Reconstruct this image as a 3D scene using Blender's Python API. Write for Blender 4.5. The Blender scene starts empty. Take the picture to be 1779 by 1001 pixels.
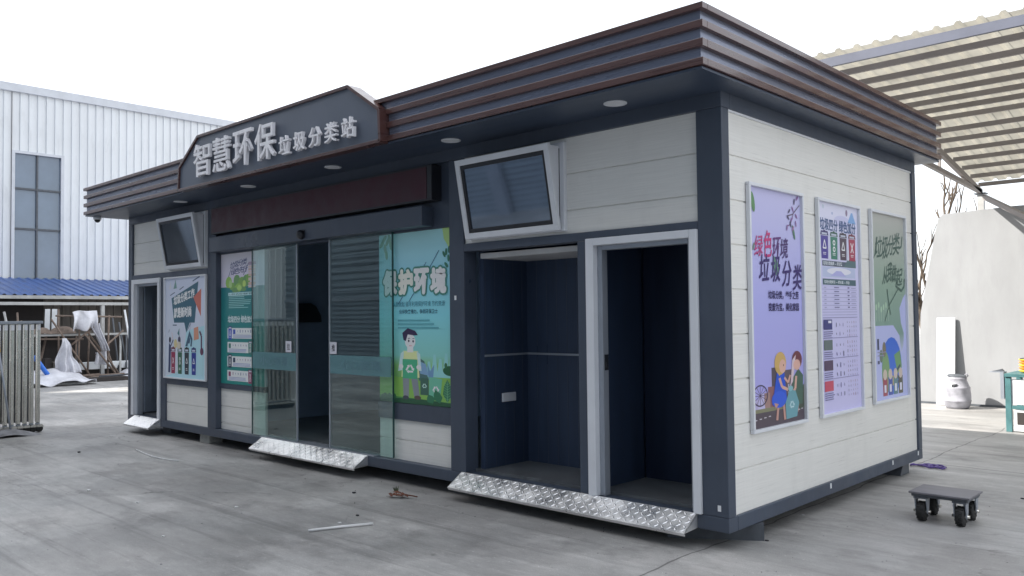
import bpy, bmesh, math, random
from mathutils import Vector, Matrix, noise
random.seed(7)
sc = bpy.context.scene
COL = sc.collection
R = math.radians

# ------------------------------------------------------------------ camera
cam_d = bpy.data.cameras.new("camera"); cam = bpy.data.objects.new("camera", cam_d); COL.objects.link(cam)
CP = Vector((2.8387, -5.0748, 1.5866)); yaw, pit, rol = -0.7589, 0.0342, -0.0110
fw = Vector((math.sin(yaw)*math.cos(pit), math.cos(yaw)*math.cos(pit), math.sin(pit)))
r0 = Vector((math.cos(yaw), -math.sin(yaw), 0)); u0 = r0.cross(fw)
r1 = math.cos(rol)*r0 + math.sin(rol)*u0; u1 = -math.sin(rol)*r0 + math.cos(rol)*u0
cam.matrix_world = Matrix(((r1.x, u1.x, -fw.x, CP.x), (r1.y, u1.y, -fw.y, CP.y), (r1.z, u1.z, -fw.z, CP.z), (0, 0, 0, 1)))
cam_d.sensor_fit = 'HORIZONTAL'; cam_d.sensor_width = 36.0; cam_d.lens = 1454.16/1779*36.0
cam_d.clip_start = 0.05; cam_d.clip_end = 2000
sc.camera = cam

# ------------------------------------------------------------------ sky, sun, exposure
SUN_EL, SUN_AZ = R(38), R(225)            # azimuth clockwise from +Y
w = bpy.data.worlds.new("World"); sc.world = w; w.use_nodes = True
nt = w.node_tree; nt.nodes.clear()
out = nt.nodes.new('ShaderNodeOutputWorld'); bg = nt.nodes.new('ShaderNodeBackground')
sky = nt.nodes.new('ShaderNodeTexSky'); sky.sky_type = 'NISHITA'; sky.sun_disc = False
sky.sun_elevation = SUN_EL; sky.sun_rotation = SUN_AZ; sky.dust_density = 3.0; sky.air_density = 1.0
tc = nt.nodes.new('ShaderNodeTexCoord'); nz = nt.nodes.new('ShaderNodeTexNoise')
nz.inputs['Scale'].default_value = 2.2; nz.inputs['Detail'].default_value = 5
mr = nt.nodes.new('ShaderNodeMapRange'); mr.inputs['From Min'].default_value = .35; mr.inputs['From Max'].default_value = .65
mr.inputs['To Min'].default_value = .62; mr.inputs['To Max'].default_value = .85
mx = nt.nodes.new('ShaderNodeMixRGB'); mx.inputs['Color2'].default_value = (7.3, 7.55, 7.9, 1)   # thin bright cloud veil
nt.links.new(tc.outputs['Generated'], nz.inputs['Vector']); nt.links.new(nz.outputs['Fac'], mr.inputs['Value'])
nt.links.new(mr.outputs['Result'], mx.inputs['Fac']); nt.links.new(sky.outputs['Color'], mx.inputs['Color1'])
nt.links.new(mx.outputs['Color'], bg.inputs['Color']); bg.inputs['Strength'].default_value = 0.10
nt.links.new(bg.outputs['Background'], out.inputs['Surface'])

sd = bpy.data.lights.new("sun", 'SUN'); so = bpy.data.objects.new("sun", sd); COL.objects.link(so)
sd.energy = 3.5; sd.angle = R(0.5); sd.color = (1, .955, .88)
sdir = Vector((math.sin(SUN_AZ)*math.cos(SUN_EL), math.cos(SUN_AZ)*math.cos(SUN_EL), math.sin(SUN_EL)))
so.rotation_euler = sdir.to_track_quat('Z', 'Y').to_euler(); so.location = sdir*60
sc.view_settings.view_transform = 'Standard'; sc.view_settings.look = 'None'
sc.view_settings.exposure = 1.36; sc.view_settings.gamma = 1.0

# ------------------------------------------------------------------ materials
def lin(c): return c/12.92 if c <= .04045 else ((c+.055)/1.055)**2.4
def srgb(r, g, b): return (lin(r/255), lin(g/255), lin(b/255))
def M(name, rgb, rough=.5, metal=0., var=.12, vs=3., st=(1, 1, 1), bump=0., bs=60., spec=.5, rvar=.1, coat=0., grime=0.):
    m = bpy.data.materials.new(name); m.use_nodes = True; t = m.node_tree; N = t.nodes; L = t.links
    p = N['Principled BSDF']; p.inputs['Roughness'].default_value = rough; p.inputs['Metallic'].default_value = metal
    p.inputs['Specular IOR Level'].default_value = spec
    if coat: p.inputs['Coat Weight'].default_value = coat; p.inputs['Coat Roughness'].default_value = .08
    g = N.new('ShaderNodeNewGeometry'); mp = N.new('ShaderNodeMapping'); mp.inputs['Scale'].default_value = st
    L.new(g.outputs['Position'], mp.inputs['Vector'])
    n = N.new('ShaderNodeTexNoise'); n.inputs['Scale'].default_value = vs; n.inputs['Detail'].default_value = 6; n.inputs['Roughness'].default_value = .6
    L.new(mp.outputs['Vector'], n.inputs['Vector'])
    a = N.new('ShaderNodeMapRange'); a.inputs['From Min'].default_value = .3; a.inputs['From Max'].default_value = .7
    a.inputs['To Min'].default_value = 1-var; a.inputs['To Max'].default_value = 1+var
    L.new(n.outputs['Fac'], a.inputs['Value'])
    s = N.new('ShaderNodeVectorMath'); s.operation = 'SCALE'; s.inputs[0].default_value = rgb
    fac = a.outputs['Result']
    if grime:                               # faint run-down streaks and rub marks
        m2 = N.new('ShaderNodeMapping'); m2.inputs['Scale'].default_value = (3, 3, .7); L.new(g.outputs['Position'], m2.inputs['Vector'])
        gn = N.new('ShaderNodeTexNoise'); gn.inputs['Scale'].default_value = 1.6; gn.inputs['Detail'].default_value = 7; gn.inputs['Roughness'].default_value = .7; L.new(m2.outputs['Vector'], gn.inputs['Vector'])
        ga = N.new('ShaderNodeMapRange'); ga.inputs['From Min'].default_value = .52; ga.inputs['From Max'].default_value = .74; ga.inputs['To Min'].default_value = 1; ga.inputs['To Max'].default_value = 1-grime; L.new(gn.outputs['Fac'], ga.inputs['Value'])
        gm = N.new('ShaderNodeMath'); gm.operation = 'MULTIPLY'; L.new(fac, gm.inputs[0]); L.new(ga.outputs['Result'], gm.inputs[1]); fac = gm.outputs[0]
    L.new(fac, s.inputs['Scale']); L.new(s.outputs['Vector'], p.inputs['Base Color'])
    b = N.new('ShaderNodeMapRange'); b.inputs['From Min'].default_value = .3; b.inputs['From Max'].default_value = .7
    b.inputs['To Min'].default_value = max(.02, rough-rvar*rough*2); b.inputs['To Max'].default_value = min(1, rough+rvar*rough*2)
    L.new(n.outputs['Fac'], b.inputs['Value']); L.new(b.outputs['Result'], p.inputs['Roughness'])
    if bump:
        n2 = N.new('ShaderNodeTexNoise'); n2.inputs['Scale'].default_value = bs; n2.inputs['Detail'].default_value = 4
        L.new(mp.outputs['Vector'], n2.inputs['Vector'])
        bp = N.new('ShaderNodeBump'); bp.inputs['Strength'].default_value = bump; bp.inputs['Distance'].default_value = .01
        L.new(n2.outputs['Fac'], bp.inputs['Height']); L.new(bp.outputs['Normal'], p.inputs['Normal'])
    return m
def glass(name, tint, refl=1.0, rough=0.0):
    m = bpy.data.materials.new(name); m.use_nodes = True; t = m.node_tree; N = t.nodes; L = t.links
    for x in list(N):
        if x.type != 'OUTPUT_MATERIAL': N.remove(x)
    o = [x for x in N if x.type == 'OUTPUT_MATERIAL'][0]
    tr = N.new('ShaderNodeBsdfTransparent'); tr.inputs['Color'].default_value = (*tint, 1)
    gl = N.new('ShaderNodeBsdfGlossy'); gl.inputs['Roughness'].default_value = rough; gl.inputs['Color'].default_value = (.95, 1, 1, 1)
    fr = N.new('ShaderNodeFresnel'); fr.inputs['IOR'].default_value = 1.52
    gb = N.new('ShaderNodeNewGeometry'); ir = N.new('ShaderNodeMapRange'); ir.inputs['To Min'].default_value = 1.52; ir.inputs['To Max'].default_value = 1/1.52
    L.new(gb.outputs['Backfacing'], ir.inputs['Value']); L.new(ir.outputs['Result'], fr.inputs['IOR'])
    mu = N.new('ShaderNodeMath'); mu.operation = 'MULTIPLY'; mu.inputs[1].default_value = refl; mu.use_clamp = True
    mi = N.new('ShaderNodeMixShader')
    L.new(fr.outputs['Fac'], mu.inputs[0]); L.new(mu.outputs[0], mi.inputs['Fac']); L.new(tr.outputs[0], mi.inputs[1]); L.new(gl.outputs[0], mi.inputs[2])
    L.new(mi.outputs[0], o.inputs['Surface'])
    return m
def print_mat():
    m = bpy.data.materials.new('printed_film'); m.use_nodes = True; t = m.node_tree; N = t.nodes
    a = N.new('ShaderNodeVertexColor'); a.layer_name = 'Col'; p = N['Principled BSDF']
    t.links.new(a.outputs['Color'], p.inputs['Base Color']); p.inputs['Roughness'].default_value = .32
    p.inputs['Specular IOR Level'].default_value = .35
    return m
def ground_mat():
    m = bpy.data.materials.new('yard_concrete'); m.use_nodes = True; t = m.node_tree; N = t.nodes; L = t.links
    p = N['Principled BSDF']; g = N.new('ShaderNodeNewGeometry')
    def nz(scale, det, st=(1, 1, 1), rot=0, rough=.6):
        mp = N.new('ShaderNodeMapping'); mp.inputs['Scale'].default_value = st; mp.inputs['Rotation'].default_value = (0, 0, rot)
        L.new(g.outputs['Position'], mp.inputs['Vector'])
        n = N.new('ShaderNodeTexNoise'); n.inputs['Scale'].default_value = scale; n.inputs['Detail'].default_value = det; n.inputs['Roughness'].default_value = rough
        L.new(mp.outputs['Vector'], n.inputs['Vector']); return n.outputs['Fac']
    def mrange(v, a, b, c, d):
        x = N.new('ShaderNodeMapRange'); 
        for k, val in zip(('From Min', 'From Max', 'To Min', 'To Max'), (a, b, c, d)): x.inputs[k].default_value = val
        L.new(v, x.inputs['Value']); return x.outputs['Result']
    def math_(op, a, b=None):
        x = N.new('ShaderNodeMath'); x.operation = op
        for i, v in enumerate((a, b)):
            if v is None: continue
            if isinstance(v, (int, float)): x.inputs[i].default_value = v
            else: L.new(v, x.inputs[i])
        return x.outputs[0]
    big = mrange(nz(.55, 5, (1, 1.6, 1), .5), .34, .68, .74, 1.14)
    streak = mrange(nz(1.5, 5, (.35, 2.2, 1), .35), .35, .7, .86, 1.10)
    stain = mrange(nz(.8, 6, (1, 1.2, 1), 1.1, .72), .53, .72, 1.0, .62)
    trowel = mrange(nz(7, 9, (.6, 1.5, 1), .2, .78), .3, .7, .84, 1.15)
    grain = mrange(nz(120, 4, (1, 1, 1), 0, .75), .3, .7, .84, 1.16)
    fleck = mrange(nz(38, 2), .66, .72, 1.0, 1.4)
    pits = mrange(nz(55, 3), .27, .34, .55, 1.0)
    scuff = mrange(nz(2.2, 7, (.25, 3.2, 1), .9, .75), .58, .68, 1.0, 1.24)
    patch = mrange(nz(.33, 7, (1, 1.3, 1), 2.2, .62), .50, .54, 1.0, .82)
    tyre = mrange(nz(1.1, 6, (.12, 4.5, 1), -.55, .7), .56, .64, 1.0, .78)
    f = big
    wv = N.new('ShaderNodeVectorMath'); wv.operation = 'ADD'; wn_ = N.new('ShaderNodeTexNoise'); wn_.inputs['Scale'].default_value = 1.7; wn_.inputs['Detail'].default_value = 6
    L.new(g.outputs['Position'], wn_.inputs['Vector']); ws = N.new('ShaderNodeVectorMath'); ws.operation = 'SCALE'; ws.inputs['Scale'].default_value = .9
    L.new(wn_.outputs['Color'], ws.inputs[0]); L.new(g.outputs['Position'], wv.inputs[0]); L.new(ws.outputs['Vector'], wv.inputs[1])
    vo = N.new('ShaderNodeTexVoronoi'); vo.feature = 'DISTANCE_TO_EDGE'; vo.inputs['Scale'].default_value = .30; L.new(wv.outputs['Vector'], vo.inputs['Vector'])
    ck = mrange(vo.outputs['Distance'], .0008, .0030, 1.0, .0); ck = math_('MULTIPLY', ck, mrange(nz(.45, 3, (1, 1, 1), .7), .50, .58, 0, 1))
    crack = math_('SUBTRACT', 1.0, math_('MULTIPLY', ck, .5))
    grit = mrange(nz(260, 2, (1, 1, 1), 0, .8), .3, .72, .80, 1.20)
    spots = mrange(nz(3.3, 4, (1, 1, 1), .3, .55), .70, .74, 1.0, .72)
    f = math_('MULTIPLY', f, math_('MULTIPLY', crack, math_('MULTIPLY', grit, spots)))
    for q in (streak, stain, trowel, grain, fleck, pits, scuff, patch, tyre): f = math_('MULTIPLY', f, q)
    sx = N.new('ShaderNodeSeparateXYZ'); L.new(g.outputs['Position'], sx.inputs[0])
    wob = mrange(nz(1.2, 3), 0, 1, -.09, .09)
    def joint(axis, pos, wid):
        d = math_('ABSOLUTE', math_('SUBTRACT', math_('ADD', sx.outputs[axis], wob), pos))
        return mrange(d, wid*.5, wid, .42, 1.0)
    for ax, pos, wid in (('X', -.17, .010), ('Y', 4.33, .014), ('X', -10.2, .014), ('Y', -7.4, .014), ('X', 5.6, .014), ('Y', 16, .014)):
        f = math_('MULTIPLY', f, joint(ax, pos, wid))
    cr = N.new('ShaderNodeValToRGB'); cr.color_ramp.elements[0].color = (.40, .405, .40, 1); cr.color_ramp.elements[1].color = (.46, .435, .415, 1)
    L.new(nz(.9, 4), cr.inputs['Fac'])
    s = N.new('ShaderNodeVectorMath'); s.operation = 'SCALE'; L.new(cr.outputs['Color'], s.inputs[0]); L.new(f, s.inputs['Scale'])
    L.new(s.outputs['Vector'], p.inputs['Base Color'])
    L.new(mrange(big, .74, 1.14, .42, .72), p.inputs['Roughness'])
    p.inputs['Specular IOR Level'].default_value = .35
    b = N.new('ShaderNodeBump'); b.inputs['Strength'].default_value = .35; b.inputs['Distance'].default_value = .004
    L.new(math_('ADD', nz(22, 6), math_('MULTIPLY', nz(180, 3), .4)), b.inputs['Height']); L.new(b.outputs['Normal'], p.inputs['Normal'])
    return m
def translucent_sheet(name, rgb):
    m = bpy.data.materials.new(name); m.use_nodes = True; t = m.node_tree; N = t.nodes; L = t.links
    p = N['Principled BSDF']; p.inputs['Base Color'].default_value = (*rgb, 1); p.inputs['Roughness'].default_value = .5
    tr = N.new('ShaderNodeBsdfTranslucent'); g = N.new('ShaderNodeNewGeometry')
    n = N.new('ShaderNodeTexNoise'); n.inputs['Scale'].default_value = 2.5; n.inputs['Detail'].default_value = 5; L.new(g.outputs['Position'], n.inputs['Vector'])
    a = N.new('ShaderNodeMapRange'); a.inputs['From Min'].default_value = .3; a.inputs['From Max'].default_value = .7; a.inputs['To Min'].default_value = .72; a.inputs['To Max'].default_value = 1.1
    L.new(n.outputs['Fac'], a.inputs['Value'])
    s = N.new('ShaderNodeVectorMath'); s.operation = 'SCALE'; s.inputs[0].default_value = rgb; L.new(a.outputs['Result'], s.inputs['Scale'])
    L.new(s.outputs['Vector'], tr.inputs['Color'])
    mi = N.new('ShaderNodeMixShader'); mi.inputs['Fac'].default_value = .45
    o = [x for x in N if x.type == 'OUTPUT_MATERIAL'][0]
    L.new(p.outputs[0], mi.inputs[1]); L.new(tr.outputs[0], mi.inputs[2]); L.new(mi.outputs[0], o.inputs['Surface'])
    return m

FRAME = M('slate_painted_steel', (.058, .074, .106), .42, var=.10, vs=2.2, bump=.06, bs=7, rvar=.2, grime=-.22)
SOFFIT = M('slate_soffit_sheet', (.050, .069, .108), .38, var=.12, vs=1.4, st=(.4, 2, 1), bump=.05)
BROWN = M('brown_wood_look_aluminium', (.082, .036, .032), .30, var=.22, vs=5, st=(.3, .3, 6), bump=.04, bs=40, coat=.5)
RECESS = M('blue_grey_aluminium', (.20, .22, .295), .26, .3, var=.12, vs=3, st=(.3, .3, 4))
PANEL = M('off_white_siding', (.79, .78, .745), .36, var=.05, vs=4, st=(.6, .6, 22), bump=.16, bs=16, rvar=.15, grime=.05)
SIGNFACE = M('sign_face_sheet', (.105, .125, .165), .36, var=.10, vs=2)
LETTER = M('brushed_letter_metal', (.88, .87, .90), .34, .0, var=.06)
LED = M('maroon_led_panel', (.052, .011, .022), .5, var=.15, vs=8)
BLACK = M('black_plastic', (.02, .022, .028), .4)
WHITEM = M('white_aluminium', (.72, .74, .78), .35, var=.05)
GREYM = M('grey_aluminium', (.34, .37, .42), .35, .3, var=.06)
INNER_LIT = M('lightened_navy_board', (.30, .37, .50), .5)  # navy boards paled, the colour stands in for light in the rooms
NAVY_SHADE = M('shaded_navy_board', (.016, .026, .055), .45, var=.2, vs=2, st=(5, 5, .5))  # darker copy of the navy board, doorway shade painted into it
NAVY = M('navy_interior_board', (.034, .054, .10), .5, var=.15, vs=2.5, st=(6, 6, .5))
FLOORM = M('dark_vinyl_floor', (.12, .13, .14), .38, var=.35, vs=7)
CEIL = M('white_ceiling_board', (.6, .6, .6), .6)
LEAF = M('grey_door_leaf', (.16, .19, .235), .35)
CHECK = M('aluminium_checker_plate', (.92, .92, .92), .36, .9, var=.08, vs=6, rvar=.25)
STEEL = M('stainless_steel', (.72, .70, .65), .25, 1.0, var=.05, vs=4)
DARKGLASS = M('dark_tilted_glass', (.22, .27, .345), .04, .75, var=.08)
FGLASS = M('painted_reflection_glass', (.15, .20, .27), .05, var=.2, vs=.4, spec=1.0)  # bluish reflection painted into the base colour of the pane
DOORGLASS = glass('greenish_door_glass', (.86, .955, .935), 1.6)
BAND = glass('frosted_band_film', (.70, .86, .87), 1.3, .25)
_t = BAND.node_tree; _o = [x for x in _t.nodes if x.type == 'OUTPUT_MATERIAL'][0]; _d = _t.nodes.new('ShaderNodeBsdfDiffuse'); _d.inputs['Color'].default_value = (.22, .42, .46, 1)
_m = _t.nodes.new('ShaderNodeMixShader'); _m.inputs['Fac'].default_value = .45; _t.links.new(_o.inputs['Surface'].links[0].from_socket, _m.inputs[1]); _t.links.new(_d.outputs[0], _m.inputs[2]); _t.links.new(_m.outputs[0], _o.inputs['Surface'])
FACTORY = M('white_corrugated_steel', (.76, .78, .80), .4, var=.05, vs=.6, grime=.12)
FTRIM = M('pale_steel_trim', (.60, .62, .66), .4, var=.08)
BLUEROOF = M('blue_corrugated_steel', (.07, .13, .33), .4, var=.2, vs=1.5)
SHEDWALL = M('weathered_brown_board', (.20, .18, .16), .8, var=.35, vs=1.6, st=(3, 3, .5))
DARKBOARD = M('dark_weathered_board', (.04, .034, .032), .8, var=.4, vs=2, st=(3, 3, .5))
PALEPOLE = M('pale_painted_pipe', (.46, .46, .45), .5, var=.2)
RUST = M('rusty_pipe', (.20, .15, .12), .7, var=.35, vs=9)
SHEETP = M('crumpled_white_plastic', (.62, .62, .66), .35, var=.18, vs=5, bump=.5, bs=14)
WHITEP = M('white_foam_board', (.74, .76, .78), .6, var=.08)
BLUEP = M('blue_plastic_pipe', (.03, .16, .62), .4)
CONC = M('cast_concrete', (.36, .36, .34), .85, var=.22, vs=14, bump=.4, bs=50)
DARKST = M('dark_steel_channel', (.09, .10, .115), .5, var=.25, vs=8)
RUBBER = M('black_rubber_tyre', (.022, .022, .022), .75, var=.25, vs=20)
CARTTOP = M('worn_wooden_deck', (.17, .165, .18), .5, var=.35, vs=7, st=(.6, 4, 1))
WHITEWALL = M('white_board_wall', (.32, .327, .34), .7, grime=.09, var=.12, vs=.9, st=(1.5, 1, .6), bump=.1, bs=6)
PURLIN = M('brownish_grey_purlin', (.27, .245, .235), .6, var=.15, vs=2)
EDGE_SHADE = M('shaded_edge_purlin', (.10, .11, .15), .5)  # front purlin darkened and blued, its shade put into the colour
CANSHEET = translucent_sheet('cream_translucent_sheet', (.40, .38, .325))
TEAL = M('teal_painted_steel', (.065, .17, .18), .5, var=.2, vs=7)
ORANGE = M('orange_plastic', (.72, .27, .04), .4, var=.2)
YELLOW = M('yellow_plastic', (.75, .55, .05), .4, var=.2)
BARREL = M('pale_lilac_plastic_drum', (.33, .33, .37), .4, var=.4, vs=5, bump=.1)
BARK = M('bare_branch_bark', (.10, .075, .055), .85, var=.3, vs=9)
RAG = M('grey_cloth_rag', (.22, .22, .23), .9, var=.35, vs=9)
CLAD = M('grey_blue_cladding', (.30, .35, .40), .55, var=.12, vs=.8, st=(.5, 1, 6))
CLADM = M('mid_grey_batten', (.16, .19, .22), .55)
CLADD = M('dark_blue_cladding', (.08, .105, .135), .55, var=.2, vs=1.2)
DRYLEAF = M('dry_leaf', (.14, .05, .03), .8, var=.4, vs=30)
GREENLEAF = M('dull_green_leaf', (.09, .11, .06), .8, var=.4, vs=30)
SCRAP = M('white_scrap_plastic', (.7, .7, .7), .5)
DARKSCRAP = M('dark_scrap', (.04, .04, .045), .7)
PURPLE = M('purple_cable', (.12, .07, .30), .5)
LIGHTD = M('frosted_lamp_disc', (.75, .76, .78), .5)
PRINT = print_mat()
GROUND = ground_mat()

# ------------------------------------------------------------------ mesh helpers
class MB:
    def __init__(s): s.v = []; s.f = []; s.m = []; s.sm = []
    def face(s, idx, m, smooth=False): s.f.append(idx); s.m.append(m); s.sm.append(smooth)
    def add(s, pts): b = len(s.v); s.v += [Vector(p) for p in pts]; return b
    def slab(s, o, U, V, W, m):
        o, U, V, W = map(Vector, (o, U, V, W))
        if U.cross(V).dot(W) < 0: U, V = V, U
        b = s.add([o, o+U, o+U+V, o+V, o+W, o+U+W, o+U+V+W, o+V+W])
        for q in ((3, 2, 1, 0), (4, 5, 6, 7), (0, 1, 5, 4), (1, 2, 6, 5), (2, 3, 7, 6), (3, 0, 4, 7)): s.face([b+i for i in q], m)
        return s
    def box(s, x0, x1, y0, y1, z0, z1, m):
        return s.slab((x0, y0, z0), (x1-x0, 0, 0), (0, y1-y0, 0), (0, 0, z1-z0), m)
    def prism(s, pts, D, m):               # closed outline (3-D points), extruded by D
        D = Vector(D); pts = [Vector(p) for p in pts]; n = len(pts)
        nrm = Vector((0, 0, 0))
        for i in range(n): nrm += pts[i].cross(pts[(i+1) % n])
        if nrm.dot(D) > 0: pts = pts[::-1]
        b = s.add(pts); c = s.add([p+D for p in pts])
        s.face([b+i for i in range(n)], m); s.face([c+i for i in range(n)][::-1], m)
        for i in range(n): j = (i+1) % n; s.face([b+j, b+i, c+i, c+j], m)
        return s
    def strip(s, prof, D, m, smooth=False):  # open profile extruded by D (single sheet)
        D = Vector(D); b = s.add(prof); c = s.add([Vector(p)+D for p in prof])
        for i in range(len(prof)-1): s.face([b+i, b+i+1, c+i+1, c+i], m, smooth)
        return s
    def tube(s, pts, r, m, n=8, cap=True, r2=None):
        pts = [Vector(p) for p in pts]; k = len(pts); rings = []
        for i, p in enumerate(pts):
            d = (pts[min(i+1, k-1)]-pts[max(i-1, 0)]).normalized()
            a = d.cross(Vector((0, 0, 1)) if abs(d.z) < .9 else Vector((1, 0, 0))).normalized(); bb = d.cross(a)
            rr = r if r2 is None else r+(r2-r)*i/(k-1)
            rings.append(s.add([p+rr*(math.cos(2*math.pi*j/n)*a+math.sin(2*math.pi*j/n)*bb) for j in range(n)]))
        for i in range(k-1):
            for j in range(n):
                j2 = (j+1) % n; s.face([rings[i]+j, rings[i]+j2, rings[i+1]+j2, rings[i+1]+j][::-1], m, True)
        if cap: s.face([rings[0]+j for j in range(n)], m); s.face([rings[-1]+j for j in range(n)][::-1], m)
        return s
    def lathe(s, c, axis, prof, m, n=24, smooth=True):   # prof: list of (t along axis, radius)
        c = Vector(c); d = Vector(axis).normalized()
        a = d.cross(Vector((0, 0, 1)) if abs(d.z) < .9 else Vector((1, 0, 0))).normalized(); bb = d.cross(a)
        rings = [s.add([c+d*t+r*(math.cos(2*math.pi*j/n)*a+math.sin(2*math.pi*j/n)*bb) for j in range(n)]) for t, r in prof]
        for i in range(len(prof)-1):
            for j in range(n):
                j2 = (j+1) % n; s.face([rings[i]+j, rings[i]+j2, rings[i+1]+j2, rings[i+1]+j][::-1], m, smooth)
        s.face([rings[0]+j for j in range(n)], m); s.face([rings[-1]+j for j in range(n)][::-1], m)
        return s
    def build(s, name, parent=None, loc=None, bevel=0., base=None):
        me = bpy.data.meshes.new(name); mats = []
        for m in s.m:
            if m not in mats: mats.append(m)
        off = Vector((0, 0, 0))
        if loc is not None: off = Vector(loc)
        elif parent is not None: off = wloc(parent)
        me.from_pydata([v-off for v in s.v], [], s.f)
        for m in mats: me.materials.append(m)
        for p, m, q in zip(me.polygons, s.m, s.sm): p.material_index = mats.index(m); p.use_smooth = q
        me.update()
        o = bpy.data.objects.new(name, me); COL.objects.link(o)
        if parent is not None: o.parent = parent
        else: o.location = off
        if bevel:
            b = o.modifiers.new('edge', 'BEVEL'); b.width = bevel; b.segments = 2; b.limit_method = 'ANGLE'; b.angle_limit = R(50)
        return o
def wloc(o):
    v = o.location.copy()
    while o.parent: o = o.parent; v += o.location
    return v
def thing(name, label, cat, loc=(0, 0, 0), group=None, rz=0):
    o = bpy.data.objects.new(name, None); COL.objects.link(o); o.location = loc; o.rotation_euler = (0, 0, rz)
    o.empty_display_size = .1; return tag(o, label, cat, group)
def tag(o, label, cat, group=None):
    o['label'] = label; o['category'] = cat
    if group: o['group'] = group
    return o
def struct(o): o['kind'] = 'structure'; return o
def copy_tree(o, loc, label=None, rz=None):
    r = o.copy(); COL.objects.link(r); r.location = loc
    if rz is not None: r.rotation_euler = (0, 0, rz)
    if label: r['label'] = label
    for c in list(o.children):
        d = c.copy(); COL.objects.link(d); d.parent = r
        for e in list(c.children):
            f = e.copy(); COL.objects.link(f); f.parent = d
    return r
_tc = {}
def text_geo(s, bold):
    k = (s, bold)
    if k not in _tc:
        c = bpy.data.curves.new('t', 'FONT'); c.body = s; c.offset = bold; c.resolution_u = 3; c.size = 1
        o = bpy.data.objects.new('t', c); COL.objects.link(o); bpy.context.view_layer.update()
        e = o.evaluated_get(bpy.context.evaluated_depsgraph_get()); me = e.to_mesh()
        vs = [Vector((v.co.x, v.co.y)) for v in me.vertices]; fs = [list(p.vertices) for p in me.polygons]
        e.to_mesh_clear(); bpy.data.objects.remove(o); bpy.data.curves.remove(c)
        x0 = min(v.x for v in vs); x1 = max(v.x for v in vs); y0 = min(v.y for v in vs); y1 = max(v.y for v in vs)
        _tc[k] = ([((v.x-x0)/(x1-x0), (v.y-y0)/(y1-y0)) for v in vs], fs)
    return _tc[k]

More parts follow.
